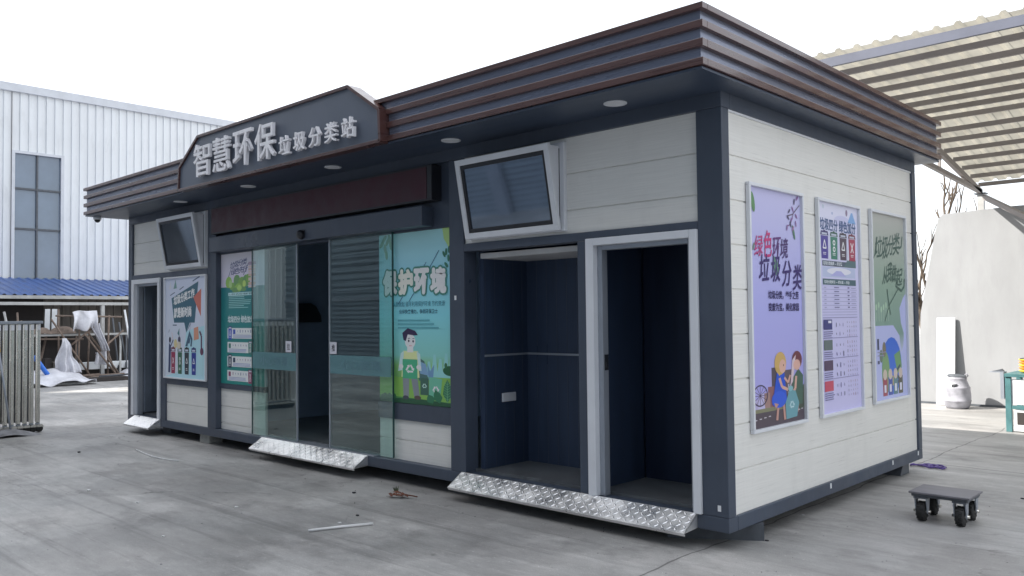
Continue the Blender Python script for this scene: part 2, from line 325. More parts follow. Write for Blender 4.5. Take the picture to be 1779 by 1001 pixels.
class Art:                                  # flat printed artwork, one mesh, colours per corner
    def __init__(s, o, U, N, refl=1.0): s.o = Vector(o); s.U = Vector(U); s.N = Vector(N); s.v = []; s.f = []; s.c = []; s.k = 0; s.hold = False; s.knots = None; s.refl = refl
    def P(s, u, v):
        if s.knots:
            for (a, c), (b, d) in zip(s.knots, s.knots[1:]):
                if v <= b: v = c+(v-a)*(d-c)/(b-a); break
        return s.o+s.U*u+Vector((0, 0, v))+s.N*(.00004*s.k)
    def up(s): return s
    def raw(s, vs, fs, cols):
        s.k += 0 if s.hold else 1; b = len(s.v); s.v += [s.P(*p) for p in vs]
        for f in fs:
            g = [b+i for i in f]
            n = (s.v[g[1]]-s.v[g[0]]).cross(s.v[g[2]]-s.v[g[0]])
            if n.dot(s.N) < 0: g = g[::-1]
            s.f.append(g); s.c.append([cols(s_) for s_ in [vs[i-b] for i in g]])
    def poly(s, pts, col):
        c = srgb(*col); s.raw(pts, [list(range(len(pts)))], lambda p: c); return s
    def rect(s, u0, u1, v0, v1, col): return s.poly([(u0, v0), (u1, v0), (u1, v1), (u0, v1)], col)
    def grad(s, u0, u1, stops):             # stops: (v, colour)
        s.k += 1; s.hold = True
        for (va, ca), (vb, cb) in zip(stops, stops[1:]):
            A, B = srgb(*ca), srgb(*cb)
            s.raw([(u0, va), (u1, va), (u1, vb), (u0, vb)], [[0, 1, 2, 3]], lambda p, va=va, A=A, B=B: A if abs(p[1]-va) < 1e-6 else B)
        s.hold = False; return s
    def ell(s, u, v, a, b, col, n=20, rot=0):
        pts = []
        for i in range(n):
            t = 2*math.pi*i/n; x, y = a*math.cos(t), b*math.sin(t)
            pts.append((u+x*math.cos(rot)-y*math.sin(rot), v+x*math.sin(rot)+y*math.cos(rot)))
        return s.poly(pts, col)
    def line(s, u0, v0, u1, v1, t, col):
        d = Vector((u1-u0, v1-v0)).normalized()*t*.5; n = Vector((-d.y, d.x))
        return s.poly([(u0-n.x, v0-n.y), (u1-n.x, v1-n.y), (u1+n.x, v1+n.y), (u0+n.x, v0+n.y)], col)
    def path(s, pts, t, col):
        for a, b in zip(pts, pts[1:]): s.line(*a, *b, t, col)
        return s
    def text(s, t, u, v, w, h, col, bold=.012, skew=0., shear=0.):
        if bold > .021:                     # heavy lettering: overprint shifted copies, each a hair above the last
            e = (bold-.008)*h*.75
            for du, dv in ((e, 0), (-e, 0), (0, e), (0, -e)): s.text(t, u+du, v+dv, w, h, col, .008, skew, shear)
            return s.text(t, u, v, w, h, col, .008, skew, shear)
        vs, fs = text_geo(t, bold); c = srgb(*col)
        s.raw([(u+x*w+shear*y*h, v+y*h+skew*x*w) for x, y in vs], fs, lambda p: c); return s
    def bars(s, u, v, w, n, dv, t, col, ragged=.3, rnd=random.Random(3)):   # lines of tiny print
        s.k += 1; s.hold = True
        for i in range(n): s.rect(u, u+w*(1-ragged*rnd.random()), v-i*dv-t, v-i*dv, col)
        s.hold = False; return s
    def icons(s, u0, u1, v0, v1, nx, ny, cols, size, rnd=random.Random(5)):
        s.k += 1; s.hold = True
        for i in range(nx):
            for j in range(ny):
                u = u0+(u1-u0)*(i+.5)/nx; v = v0+(v1-v0)*(j+.5)/ny; c = rnd.choice(cols); a = size*rnd.uniform(.5, 1)
                if rnd.random() < .5: s.ell(u, v, a*.55, a, c, 7, rnd.random())
                else: s.rect(u-a*.5, u+a*.5, v-a, v+a, c)
        s.hold = False; return s
    def bin(s, u, v, w, h, col, glyph='tri'):   # printed wheelie bin
        d = tuple(int(x*.72) for x in col)
        s.poly([(u+.06*w, v), (u+.94*w, v), (u+w, v+h*.8), (u, v+h*.8)], col)
        s.poly([(u-.06*w, v+h*.82), (u+1.06*w, v+h*.82), (u+.96*w, v+h*.97), (u+.04*w, v+h*.97)], d)
        s.rect(u+.36*w, u+.64*w, v+h*.97, v+h, d); s.up(); wcol = (232, 232, 240); cx, cy, q = u+w*.5, v+h*.48, w*.2
        if glyph == 'x': s.line(cx-q, cy-q*1.6, cx+q, cy+q*1.6, w*.09, wcol); s.line(cx-q, cy+q*1.6, cx+q, cy-q*1.6, w*.09, wcol)
        elif glyph == 'two':
            s.ell(cx, cy+q, q*.9, q*.9, wcol); s.ell(cx, cy-q*1.1, q*.9, q*.9, wcol); s.up(); s.ell(cx, cy+q, q*.45, q*.45, col); s.ell(cx, cy-q*1.1, q*.45, q*.45, col)
        else:
            s.path([(cx-q*1.1, cy-q), (cx, cy+q*1.6), (cx+q*1.1, cy-q), (cx-q*1.1, cy-q)], w*.09, wcol)
        s.bars(u+.28*w, v+h*.22, w*.44, 2, h*.055, h*.022, wcol, .2)
        s.up(); s.rect(u+.14*w, u+.86*w, v+h*.84, v+h*.91, (190, 195, 210)); return s
    def recycle(s, u, v, r, col):
        for i in range(3):
            a = math.pi/2+i*2*math.pi/3; b = a-1.75; ux = lambda t, rr=r: (u+rr*math.cos(t), v+rr*math.sin(t))
            p, q = ux(a), ux(a-2*math.pi/3); m0 = (p[0]*.86+q[0]*.14, p[1]*.86+q[1]*.14); m1 = (p[0]*.36+q[0]*.64, p[1]*.36+q[1]*.64)
            s.line(*m0, *m1, r*.34, col); d = Vector((q[0]-p[0], q[1]-p[1])).normalized(); n = Vector((-d.y, d.x))*r*.36; e = d*r*.42
            s.poly([(m1[0]-n.x, m1[1]-n.y), (m1[0]+e.x, m1[1]+e.y), (m1[0]+n.x, m1[1]+n.y)], col)
        return s
    def build(s, name, parent):
        off = wloc(parent); me = bpy.data.meshes.new(name); me.from_pydata([v-off for v in s.v], [], s.f)
        ca = me.color_attributes.new('Col', 'FLOAT_COLOR', 'CORNER'); i = 0
        for f in s.c:
            for c in f: ca.data[i].color = (min(.86, c[0]*s.refl), min(.86, c[1]*s.refl), min(.86, c[2]*s.refl), 1); i += 1
        me.materials.append(PRINT); me.update(); o = bpy.data.objects.new(name, me); COL.objects.link(o); o.parent = parent; return o
def crumple(pts_fn, nu, nv, amp, m, seed=0, thick=.01, name='sheet'):
    b = MB(); 
    def pt(i, j):
        p = Vector(pts_fn(i/nu, j/nv)); q = p*2.6+Vector((seed, seed*.7, 0)); return p+amp*Vector((noise.noise(q), noise.noise(q+Vector((9, 0, 0))), noise.noise(q+Vector((0, 7, 0)))))
    k = b.add([pt(i, j) for i in range(nu+1) for j in range(nv+1)])
    for i in range(nu):
        for j in range(nv):
            a = k+i*(nv+1)+j; b.face([a, a+1, a+nv+2, a+nv+1], m, True)
    return b

# ================================================================== SETTING
g = MB(); g.v = []; n = g.add([(-300, -300, 0), (300, -300, 0), (300, 300, 0), (-300, 300, 0)]); g.face([n, n+1, n+2, n+3], GROUND)
struct(g.build('ground'))

# ================================================================== STATION
L_, D_, ZB, ZT = 9.80, 3.88, .12, 3.12
st = thing('waste_sorting_station', 'long slate and off-white prefab waste sorting station with brown banded flat roof', 'prefab building', (-4.9, 0, .12))
def part(b, name, parent=None, bevel=0.): return b.build(name, parent or st, bevel=bevel)

b = MB()
b.box(-L_, 0, 0, .12, ZB, .22, FRAME); b.box(-L_, 0, D_-.12, D_, ZB, .22, FRAME)
b.box(-.10, 0, .12, D_-.12, ZB, .22, FRAME); b.box(-L_, -L_+.10, .12, D_-.12, ZB, .22, FRAME)
part(b, 'base_frame', bevel=.006)
b = MB()
b.box(-L_, 0, 0, .12, 3.0, ZT, FRAME); b.box(-L_, 0, D_-.12, D_, 3.0, ZT, FRAME)
b.box(-.10, 0, .12, D_-.12, 3.0, ZT, FRAME); b.box(-L_, -L_+.10, .12, D_-.12, 3.0, ZT, FRAME)
part(b, 'top_frame', bevel=.006)
for x0, x1, d in ((-.20, 0, .10), (-2.75, -2.56, .16), (-7.33, -7.11, .16), (-L_, -L_+.14, .16)):
    part(MB().box(x0, x1, 0, d, .22, 3.0, FRAME), 'post', bevel=.006)
part(MB().box(-.10, 0, D_-.10, D_, .22, 3.0, FRAME), 'post', bevel=.006)
part(MB().box(-L_, -L_+.14, D_-.10, D_, .22, 3.0, FRAME), 'post', bevel=.006)
part(MB().box(-1.27, -1.17, 0, .12, .22, 2.165, FRAME), 'door_post', bevel=.005)
part(MB().box(-8.70, -8.55, 0, .12, .22, 2.175, FRAME), 'door_post', bevel=.005)
part(MB().box(-2.56, -.20, 0, .12, 2.165, 2.235, FRAME), 'cross_rail', bevel=.005)
part(MB().box(-9.66, -7.33, 0, .12, 2.175, 2.25, FRAME), 'cross_rail', bevel=.005)
part(MB().box(-8.55, -7.33, 0, .12, .72, .80, FRAME), 'cross_rail', bevel=.005)
part(MB().box(-7.11, -2.75, .05, .16, 2.41, 3.0, FRAME), 'header_wall')
def siding(o, U, N, wd, z0, z1, step=.31, top=None):   # lapped boards with shadow grooves
    b = MB(); o = Vector(o); U = Vector(U); N = Vector(N); z = top or z1; prof = []
    gz = []; q = z1
    while q-step > z0+.05: q -= step; gz.append(q)
    prof = [(z1, 0.0)]
    for q in gz: prof += [(q+.006, 0.0), (q+.003, -.011), (q-.003, -.011), (q-.006, 0.0)]
    prof.append((z0, 0.0))
    pts = [o+N*d+Vector((0, 0, z)) for z, d in prof]
    back = [o-N*.03+Vector((0, 0, z0)), o-N*.03+Vector((0, 0, z1))]
    b.prism(pts+back, U*wd, PANEL); return b
fx = (1, 0, 0); fn = (0, -1, 0)
part(siding((-2.56, .025, 0), fx, fn, 2.36, 2.236, 2.999, .29), 'siding_panel')
part(siding((-9.66, .025, 0), fx, fn, 2.33, 2.251, 2.999, .29), 'siding_panel')
part(siding((-8.55, .025, 0), fx, fn, 1.22, .221, .719, .25), 'siding_panel')
part(siding((-7.11, .075, 0), fx, fn, 1.06, .221, .725, .215), 'siding_panel')
part(siding((-3.87, .075, 0), fx, fn, 1.12, .221, .605, .19), 'siding_panel')
part(siding((-.02, .10, 0), (0, 1, 0), (1, 0, 0), D_-.20, .221, 2.999, .31), 'siding_panel')
part(siding((-L_+.02, .16, 0), (0, 1, 0), (-1, 0, 0), D_-.26, .221, 2.999, .31), 'siding_panel')
part(siding((-L_+.14, D_-.02, 0), fx, (0, 1, 0), L_-.24, .221, 2.999, .31), 'siding_panel')
# thin pale edge trims round the siding on the end wall
b = MB(); b.box(-.021, -.008, .100, .112, .221, 2.999, WHITEM); b.box(-.021, -.008, .113, D_-.10, 2.985, 2.999, WHITEM)
part(b, 'edge_trim')
part(MB().box(-7.11, -6.05, .055, .11, .727, .79, FRAME), 'cross_rail')
part(MB().box(-3.87, -2.75, .055, .11, .607, .765, FRAME), 'cross_rail')

# roof: soffit core and four brown bands
RX0, RX1, RY0, RY1 = -9.99, .20, -.567, 4.07
part(MB().box(RX0+.035, RX1-.035, RY0+.035, RY1-.035, 3.122, 3.50, RECESS), 'roof_core')
b = MB()
for z0, z1 in ((3.475, 3.515), (3.360, 3.407), (3.240, 3.291), (3.126, 3.172)):
    e = .0 if z0 < 3.4 else .004
    for (x0, x1, y0, y1) in ((RX0-e, RX1+e, RY0-e, RY0+.06), (RX0-e, RX1+e, RY1-.06, RY1+e), (RX1-.06, RX1+e, RY0+.06, RY1-.06), (RX0-e, RX0+.06, RY0+.06, RY1-.06)):
        b.box(x0, x1, y0, y1, z0, z1, BROWN)
part(b, 'fascia', bevel=.003)
b = MB(); b.box(RX0+.02, RX1-.02, RY0+.02, -.001, 3.105, 3.1215, SOFFIT); b.box(.001, RX1-.02, 0, RY1-.02, 3.105, 3.1215, SOFFIT); b.box(RX0+.02, -L_-.001, 0, RY1-.02, 3.105, 3.1215, SOFFIT); b.box(-L_, 0, D_+.001, RY1-.02, 3.105, 3.1215, SOFFIT)
part(b, 'soffit')
for x in (-.70, -2.44, -4.19, -5.86, -7.56):
    b = MB(); b.lathe((x, -.25, 3.1045), (0, 0, -1), [(0, .085), (.006, .085), (.008, .068), (.005, .066)], WHITEM, 24)
    o = part(b, 'downlight'); part(MB().lathe((x, -.25, 3.0992), (0, 0, -1), [(0, .062), (.001, .06)], LIGHTD, 24), 'lens', o)
# sign board
SY = -.617
sp = [(-6.81, 3.118), (-6.785, 3.39), (-6.32, 3.69), (-3.40, 3.69), (-2.945, 3.40), (-2.93, 3.118)]
b = MB(); b.prism([(x, SY, z) for x, z in sp], (0, .12, 0), SIGNFACE); sb = part(b, 'sign_board')
b = MB()
ctr = Vector((-4.9, 0, 3.38))
for (x0, z0), (x1, z1) in zip(sp, sp[1:]+sp[:1]):
    d = Vector((x1-x0, 0, z1-z0)).normalized(); nn = Vector((-d.z, 0, d.x))
    if nn.dot(Vector((x0, 0, z0))-ctr) < 0: nn = -nn
    b.slab(Vector((x0, SY-.022, z0))-nn*.018, Vector((x1-x0, 0, z1-z0)), nn*.03, (0, .144, 0), BROWN)
part(b, 'sign_edge', sb, bevel=.002)
def char3d(ch, x, z, w_, h_, name='sign_letter'):
    c = bpy.data.curves.new('c', 'FONT'); c.body = ch; c.extrude = .5; c.offset = .007; c.resolution_u = 3
    o = bpy.data.objects.new('c', c); COL.objects.link(o); bpy.context.view_layer.update()
    e = o.evaluated_get(bpy.context.evaluated_depsgraph_get()); me = e.to_mesh()
    vs = [v.co.copy() for v in me.vertices]; fs = [list(p.vertices) for p in me.polygons]; e.to_mesh_clear()
    bpy.data.objects.remove(o); bpy.data.curves.remove(c)
    x0 = min(v.x for v in vs); x1 = max(v.x for v in vs); y0 = min(v.y for v in vs); y1 = max(v.y for v in vs)
    b = MB(); k = b.add([(x+(v.x-x0)/(x1-x0)*w_, SY-.028-.034*(v.z+.5), z+(v.y-y0)/(y1-y0)*h_) for v in vs])
    for f in fs: b.face([k+i for i in f], LETTER)
    o = part(b, name, sb); return o
for i, ch in enumerate('智慧环保'): char3d(ch, -6.32+i*.452, 3.205, .385, .375)
for i, ch in enumerate('垃圾分类站'): char3d(ch, -4.50+i*.265, 3.205, .195, .185)

# LED board and header box over the sliding doors
b = MB(); b.box(-7.10, -2.90, -.075, .05, 2.655, 2.985, BLACK); lb = part(b, 'led_sign', bevel=.004)
part(MB().box(-7.075, -2.965, -.0785, -.076, 2.675, 2.965, LED), 'led_face', lb)
b = MB(); b.box(-7.11, -3.02, -.095, .05, 2.43, 2.615, FRAME); hb = part(b, 'door_header', bevel=.006)
b = MB(); b.lathe((-5.0, -.095, 2.50), (0, -1, -.35), [(0, .05), (.03, .05), (.05, .038), (.055, .015)], BLACK, 18); b.box(-5.06, -4.94, -.10, -.095, 2.455, 2.545, BLACK); part(b, 'door_sensor', hb)
# sliding glass doors
for x0, x1, hx, sgn in ((-6.28, -5.29, -5.53, 1), (-4.68, -3.60, -4.66, -1)):
    b = MB(); b.box(x0, x1, .028, .040, .235, 2.425, DOORGLASS); gd = part(b, 'sliding_door')
    ex = x1-.018 if sgn > 0 else x0
    b = MB(); b.box(ex, ex+.018, .0262, .0418, .235, 2.425, GREYM)
    tx = x0 if sgn > 0 else x1-.012
    b.box(tx, tx+.012, .0266, .0414, .235, 2.425, M('door_edge_strip%d' % (sgn+1), (.02, .07, .07), .3)); part(b, 'edge_strip', gd)
    b = MB(); b.box(x0+.02, x1-.03, .0272, .0276, 1.01, 1.205, BAND); part(b, 'frosted_band', gd)
    a = Art((x0+.15, .0268, 1.06), fx, fn, .5); a.text('小心玻璃', .05, 0, x1-x0-.4, .10, (120, 165, 180), .006); a.build('band_lettering', gd)
    a = Art((hx, .0264, 1.215), fx, fn, .8); a.rect(0, .12, 0, .125, (235, 235, 245)); a.up(); a.text('推' if sgn < 0 else '拉', .03, .025, .06, .075, (25, 25, 45), .02); a.build('door_sticker', gd)
# thresholds and floor of the door
part(MB().box(-6.05, -3.87, .0, .12, .2205, .232, GREYM), 'door_sill')

# interiors -----------------------------------------------------------
def boards(x0, x1, y0, y1, z0, z1): return MB().box(x0, x1, y0, y1, z0, z1, NAVY)
part(MB().box(-9.66, -.105, .125, D_-.125, .20, .240, FLOORM), 'floor')
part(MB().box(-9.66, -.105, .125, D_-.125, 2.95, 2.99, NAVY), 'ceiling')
b = MB()
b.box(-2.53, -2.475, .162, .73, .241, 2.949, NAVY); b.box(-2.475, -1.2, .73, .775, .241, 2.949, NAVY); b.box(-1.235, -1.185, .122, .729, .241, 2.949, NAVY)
b.box(-1.184, -.156, .76, .80, .241, 2.949, NAVY_SHADE); b.box(-2.53, -2.48, .776, D_-.126, .241, 2.949, INNER_LIT); b.box(-.155, -.106, .126, 1.899, .241, 2.949, INNER_LIT)
x = -2.35
while x < -1.3:                         # vertical board seams of the alcove back
    b.box(x-.0035, x+.0035, .7285, .731, .245, 2.14, FRAME); x += .12
y = .18
while y < .7: b.box(-2.4765, -2.474, y-.003, y+.003, .245, 2.14, FRAME); y += .12
part(b, 'inner_wall')
b = MB(); b.box(-7.20, -7.13, .17, D_-.126, .241, 2.949, INNER_LIT); b.box(-7.13, -2.535, 2.9, 2.95, .241, 2.949, INNER_LIT); part(b, 'inner_wall')
part(MB().box(-2.474, -1.236, .125, .729, 2.105, 2.15, CEIL), 'alcove_ceiling')
b = MB(); b.box(-2.4745, -2.464, .163, .7275, 1.232, 1.250, GREYM); b.box(-2.464, -1.236, .717, .7295, 1.232, 1.250, GREYM); part(b, 'dado_strip')
b = MB(); b.box(-2.4735, -2.462, .375, .555, .815, .895, WHITEM); so_ = part(b, 'wall_socket', bevel=.004)
b = MB(); b.box(-2.4625, -2.4605, .385, .460, .825, .885, LIGHTD); b.box(-2.4625, -2.4605, .470, .545, .825, .885, LIGHTD); part(b, 'socket_plate', so_)
b = MB(); b.prism([(-7.129, 1.16, 1.54), (-7.129, 1.47, 1.54), (-7.129, 1.46, 1.63), (-7.129, 1.38, 1.76), (-7.129, 1.30, 1.80), (-7.129, 1.16, 1.80)], (.16, 0, 0), BLACK); part(b, 'wall_hood', bevel=.01)

# door frames ---------------------------------------------------------
def door_frame(x0, x1, z0, z1, t, name='door_frame'):
    b = MB(); yf = -.022
    b.box(x0, x0+t, yf, .10, z0, z1, WHITEM); b.box(x1-t*.8, x1, yf, .10, z0, z1, WHITEM); b.box(x0+t, x1-t*.8, yf, .10, z1-t*.75, z1, WHITEM)
    b.box(x0+t, x0+t+.045, .03, .10, z0, z1-t*.75, GREYM); b.box(x1-t*.8-.04, x1-t*.8, .03, .10, z0, z1-t*.75, GREYM); b.box(x0+t+.045, x1-t*.8-.04, .03, .10, z1-t*.75-.035, z1-t*.75, GREYM)
    return part(b, name, bevel=.004)
df = door_frame(-1.175, -.20, .222, 2.178, .075)
part(MB().box(-1.10+.046, -1.10+.05, .045, .09, 1.17, 1.29, BLACK).box(-1.10+.0505, -1.10+.054, .055, .075, 1.19, 1.23, STEEL), 'strike_plate', df)
door_frame(-9.645, -8.70, .222, 2.182, .085)
b = MB(); b.box(-9.515, -9.475, .105, .86, .255, 2.10, LEAF); dl = part(b, 'door_leaf', bevel=.004)
b = MB()
for z0, z1 in ((.42, 1.02), (1.16, 1.93)):
    b.box(-9.4748, -9.466, .20, .75, z0, z0+.02, LEAF); b.box(-9.4748, -9.466, .20, .75, z1-.02, z1, LEAF); b.box(-9.4748, -9.466, .20, .22, z0+.02, z1-.02, LEAF); b.box(-9.4748, -9.466, .73, .75, z0+.02, z1-.02, LEAF)
part(b, 'door_moulding', dl)
part(MB().tube([(-9.474, .80, 1.10), (-9.43, .80, 1.10), (-9.43, .70, 1.10)], .011, STEEL), 'handle', dl)

# tilted windows -------------------------------------------------------
def tilted_window(x0, x1, z0, z1):
    b = MB(); f = .045; yo = -.012
    b.box(x0, x0+f, yo, .026, z0, z1, WHITEM); b.box(x1-f, x1, yo, .026, z0, z1, WHITEM); b.box(x0+f, x1-f, yo, .026, z0, z0+f, WHITEM); b.box(x0+f, x1-f, yo, .026, z1-f, z1, WHITEM)
    fr = part(b, 'tilted_window', bevel=.003)
    b = MB(); b.box(x0+.05, x1-.05, -.004, .020, z0+.046, z1-.046, BLACK); part(b, 'inner_backing', fr)
    # sash, bottom hinged, top leaning out
    A = Vector((x0-.005, -.020, z0+.012)); T = Vector((0, -.125, z1-z0-.035)); V = T.normalized(); H = T.length; N = V.cross(Vector((1, 0, 0)))
    if N.y > 0: N = -N
    wd = x1-x0-.02; t = .05
    s = MB(); d = N*.035
    s.slab(A, (wd, 0, 0), V*t, d, WHITEM); s.slab(A+V*(H-t), (wd, 0, 0), V*t, d, WHITEM)
    s.slab(A+V*t, (t, 0, 0), V*(H-2*t), d, WHITEM); s.slab(A+Vector((wd-t, 0, 0))+V*t, (t, 0, 0), V*(H-2*t), d, WHITEM)
    part(s, 'sash', fr, bevel=.003)
    s = MB(); B = A+Vector((t, 0, 0))+V*t; w2 = wd-2*t; h2 = H-2*t
    for o, U, W in ((B, (w2, 0, 0), V*.035), (B+V*(h2-.035), (w2, 0, 0), V*.035), (B+V*.035, (.03, 0, 0), V*(h2-.07)), (B+Vector((w2-.03, 0, 0))+V*.035, (.03, 0, 0), V*(h2-.07))):
        s.slab(o, U, W, N*.022, BLACK)
    part(s, 'gasket', fr)
    s = MB(); s.slab(B+Vector((.03, 0, 0))+V*.035+N*.004, (w2-.06, 0, 0), V*(h2-.07), N*.008, DARKGLASS); part(s, 'pane', fr)
    for xx in (x0+.012, x1-.062):                    # side cheeks of the wedge
        s = MB(); s.prism([(xx, -.0135, z0+.02), (xx, -.0135, z1-.03), (xx, -.020-.118, z1-.035)], (.012, 0, 0), WHITEM)
        part(s, 'side_cheek', fr)
tilted_window(-2.475, -1.385, 2.258, 2.968)
tilted_window(-8.455, -7.375, 2.272, 2.990)
# small white lifting tags on the frame
for x, z in ((-2.67, 1.76), (-.07, .28)): part(MB().box(x-.012, x+.012, -.004, -.0005, z-.02, z+.02, LIGHTD), 'lifting_tag')
for y, z in ((1.64, .19), (3.04, .19), (3.74, .19)): part(MB().box(.0005, .004, y-.012, y+.012, z-.02, z+.02, LIGHTD), 'lifting_tag')

# dome camera under the eave
dc = thing('dome_camera', 'small white dome security camera under the far left roof corner', 'security camera', (-9.86, -.42, 3.104))
MB().lathe((-9.86, -.42, 3.104), (0, 0, -1), [(0, .055), (.035, .055), (.045, .05)], WHITEM, 18).build('camera_housing', dc)
MB().lathe((-9.86, -.42, 3.058), (0, 0, -1), [(0, .042), (.02, .037), (.036, .022), (.041, .005)], BLACK, 18).build('dome', dc)

# ================================================================== checker plate ramps
def ramp(x0, x1, label):
    t = thing('checker_plate_ramp', label, 'ramp', ((x0+x1)/2, 0, .12), 'checker plate door ramps')
    A = Vector((x0, -.012, .226)); V = Vector((0, -.165, -.105)); U = Vector((1, 0, 0)); N = U.cross(V.normalized()); N = -N if N.z < 0 else N; wd = x1-x0
    b = MB(); b.slab(A-N*.005, U*wd, V, N*.005, CHECK)
    b.slab(A+V-N*.026, U*wd, V.normalized()*.006, N*.026, CHECK)
    v = V.normalized(); H = V.length; du = .052; nu = int(wd/du); nv = 5; dv = H/nv
    for i in range(nu):
        for j in range(nv):
            c = A+U*((i+.5)*wd/nu)+v*((j+.5)*dv)+N*.0003; s = 1 if (i+j) % 2 else -1
            d = (U*.72*s+v*.69).normalized(); e = N.cross(d); l, k, h = .023, .0065, .0034
            q = b.add([c-d*l, c-d*l*.35+e*k, c+d*l*.35+e*k, c+d*l, c+d*l*.35-e*k, c-d*l*.35-e*k, c-d*l*.55+N*h, c+d*l*.55+N*h])
            for f in ((0, 1, 6), (1, 2, 7, 6), (2, 3, 7), (3, 4, 7), (4, 5, 6, 7), (5, 0, 6)): b.face([q+i_ for i_ in f][::-1], CHECK)
    b.build('plate', t)
    for xx in (x0, x1-.006): b = MB(); b.prism([(xx, -.003, .219), tuple(Vector((xx, 0, 0))+Vector((0, (A+V).y+.008, (A+V).z-.006))), (xx, -.003, .125)], (.006, 0, 0), CHECK); b.build('side_gusset', t)
ramp(-2.60, -.24, 'long bright checker plate ramp below the two dark open doorways')
ramp(-5.98, -3.97, 'bright checker plate ramp below the glass sliding doors')
ramp(-9.52, -8.69, 'short pale ramp below the narrow door at the far left end')

# ================================================================== posters
def framed(o, U, N, wd, h, fw_, label, name='framed_poster', mat=WHITEM, d=.032):
    o = Vector(o); U = Vector(U); N = Vector(N); t = thing(name, label, 'poster', o, None)
    b = MB(); V = Vector((0, 0, 1))
    b.slab(o, U*wd, V*fw_, N*d, mat); b.slab(o+V*(h-fw_), U*wd, V*fw_, N*d, mat)
    b.slab(o+V*fw_, U*fw_, V*(h-2*fw_), N*d, mat); b.slab(o+V*fw_+U*(wd-fw_), U*fw_, V*(h-2*fw_), N*d, mat)
    b.build('poster_frame', t, bevel=.004)
    b = MB(); b.slab(o+V*fw_+U*fw_, U*(wd-2*fw_), V*(h-2*fw_), N*.006, WHITEM); b.build('backing_board', t)
    return t, Art(o+V*fw_+U*fw_+N*.007, U, N), wd-2*fw_, h-2*fw_
SU, SN = (0, 1, 0), (1, 0, 0)
# --- P1 lavender poster
t, a, W, H = framed((-.018, .35, .745), SU, SN, .885, 1.78, .025, 'lavender framed poster with brush lettering and two children filling a teal bag')
a.refl = .90
a.grad(0, W, [(0, (178, 172, 236)), (H*.5, (186, 186, 244)), (H, (206, 204, 242))]); a.up()
a.knots = [(-1, -.68), (9, 6.12)]
a.rect(0, W, 0, .16, (92, 82, 92)); a.rect(.0, W, .16, .20, (140, 140, 112))
a.rect(.30, .50, .2, .62, (94, 84, 96)); a.rect(.5, .66, .2, .58, (108, 96, 104)); a.rect(.24, .34, .2, .42, (150, 104, 108)); a.rect(.18, .27, .2, .36, (172, 140, 134))
a.rect(.05, .17, .2, .30, (196, 186, 226)); a.poly([(.08, .2), (.19, .2), (.17, .36), (.10, .36)], (206, 200, 236)); a.rect(.55, .74, .2, .46, (128, 116, 128))
a.poly([(.74, .12), (W, .12), (W, .40), (.78, .36)], (84, 92, 80))
for i in range(12):
    t0 = 2*math.pi*i/12; a.line(.12, .34, .12+.105*math.cos(t0), .34+.105*math.sin(t0), .006, (88, 74, 110))
for i in range(20):
    t0 = 2*math.pi*i/20; t1 = 2*math.pi*(i+1)/20; a.line(.12+.108*math.cos(t0), .34+.108*math.sin(t0), .12+.108*math.cos(t1), .34+.108*math.sin(t1), .014, (70, 60, 92))
for i in range(4): a.rect(.03+i*.07, .065+i*.07, .085+i*.006, .095+i*.006, (220, 215, 225)); a.rect(.68+i*.05, .705+i*.05, .11+i*.006, .12+i*.006, (220, 215, 225))
for k in range(5): a.rect(.56+k*.035, .58+k*.035, .38, .42, (200, 195, 215)); a.rect(.56+k*.035, .58+k*.035, .30, .34, (200, 195, 215))
a.up()
a.line(.40, .24, .37, .05, .034, (206, 158, 148)); a.line(.48, .24, .50, .04, .034, (206, 158, 148))
a.poly([(.30, .22), (.54, .22), (.50, .56), (.38, .56)], (46, 92, 214)); a.ell(.41, .27, .12, .09, (58, 102, 226)); a.poly([(.35, .17), (.40, .22), (.33, .24)], (206, 158, 148))
a.ell(.44, .66, .095, .125, (216, 180, 112)); a.poly([(.345, .62), (.42, .52), (.50, .60)], (210, 174, 104)); a.up(); a.ell(.475, .625, .055, .075, (232, 186, 168)); a.ell(.49, .635, .006, .012, (60, 40, 50), 8)
a.path([(.42, .50), (.46, .40), (.56, .36)], .034, (222, 176, 162)); a.path([(.50, .50), (.56, .44), (.60, .52)], .028, (222, 176, 162))
a.poly([(.66, .18), (.80, .18), (.82, .50), (.74, .58), (.62, .46)], (84, 112, 98)); a.ell(.72, .68, .085, .10, (122, 70, 78)); a.poly([(.635, .68), (.70, .74), (.64, .44), (.60, .40)], (226, 206, 214))
a.up(); a.ell(.715, .625, .06, .06, (230, 184, 170)); a.path([(.70, .50), (.68, .36), (.64, .33)], .034, (222, 176, 162)); a.line(.72, .2, .71, .10, .03, (206, 158, 148))
a.poly([(.52, .04), (.70, .05), (.74, .20), (.68, .34), (.58, .36), (.51, .22)], (116, 170, 182)); a.up(); a.recycle(.62, .19, .05, (190, 220, 226)); a.ell(.60, .37, .04, .03, (146, 196, 204))
a.knots = None
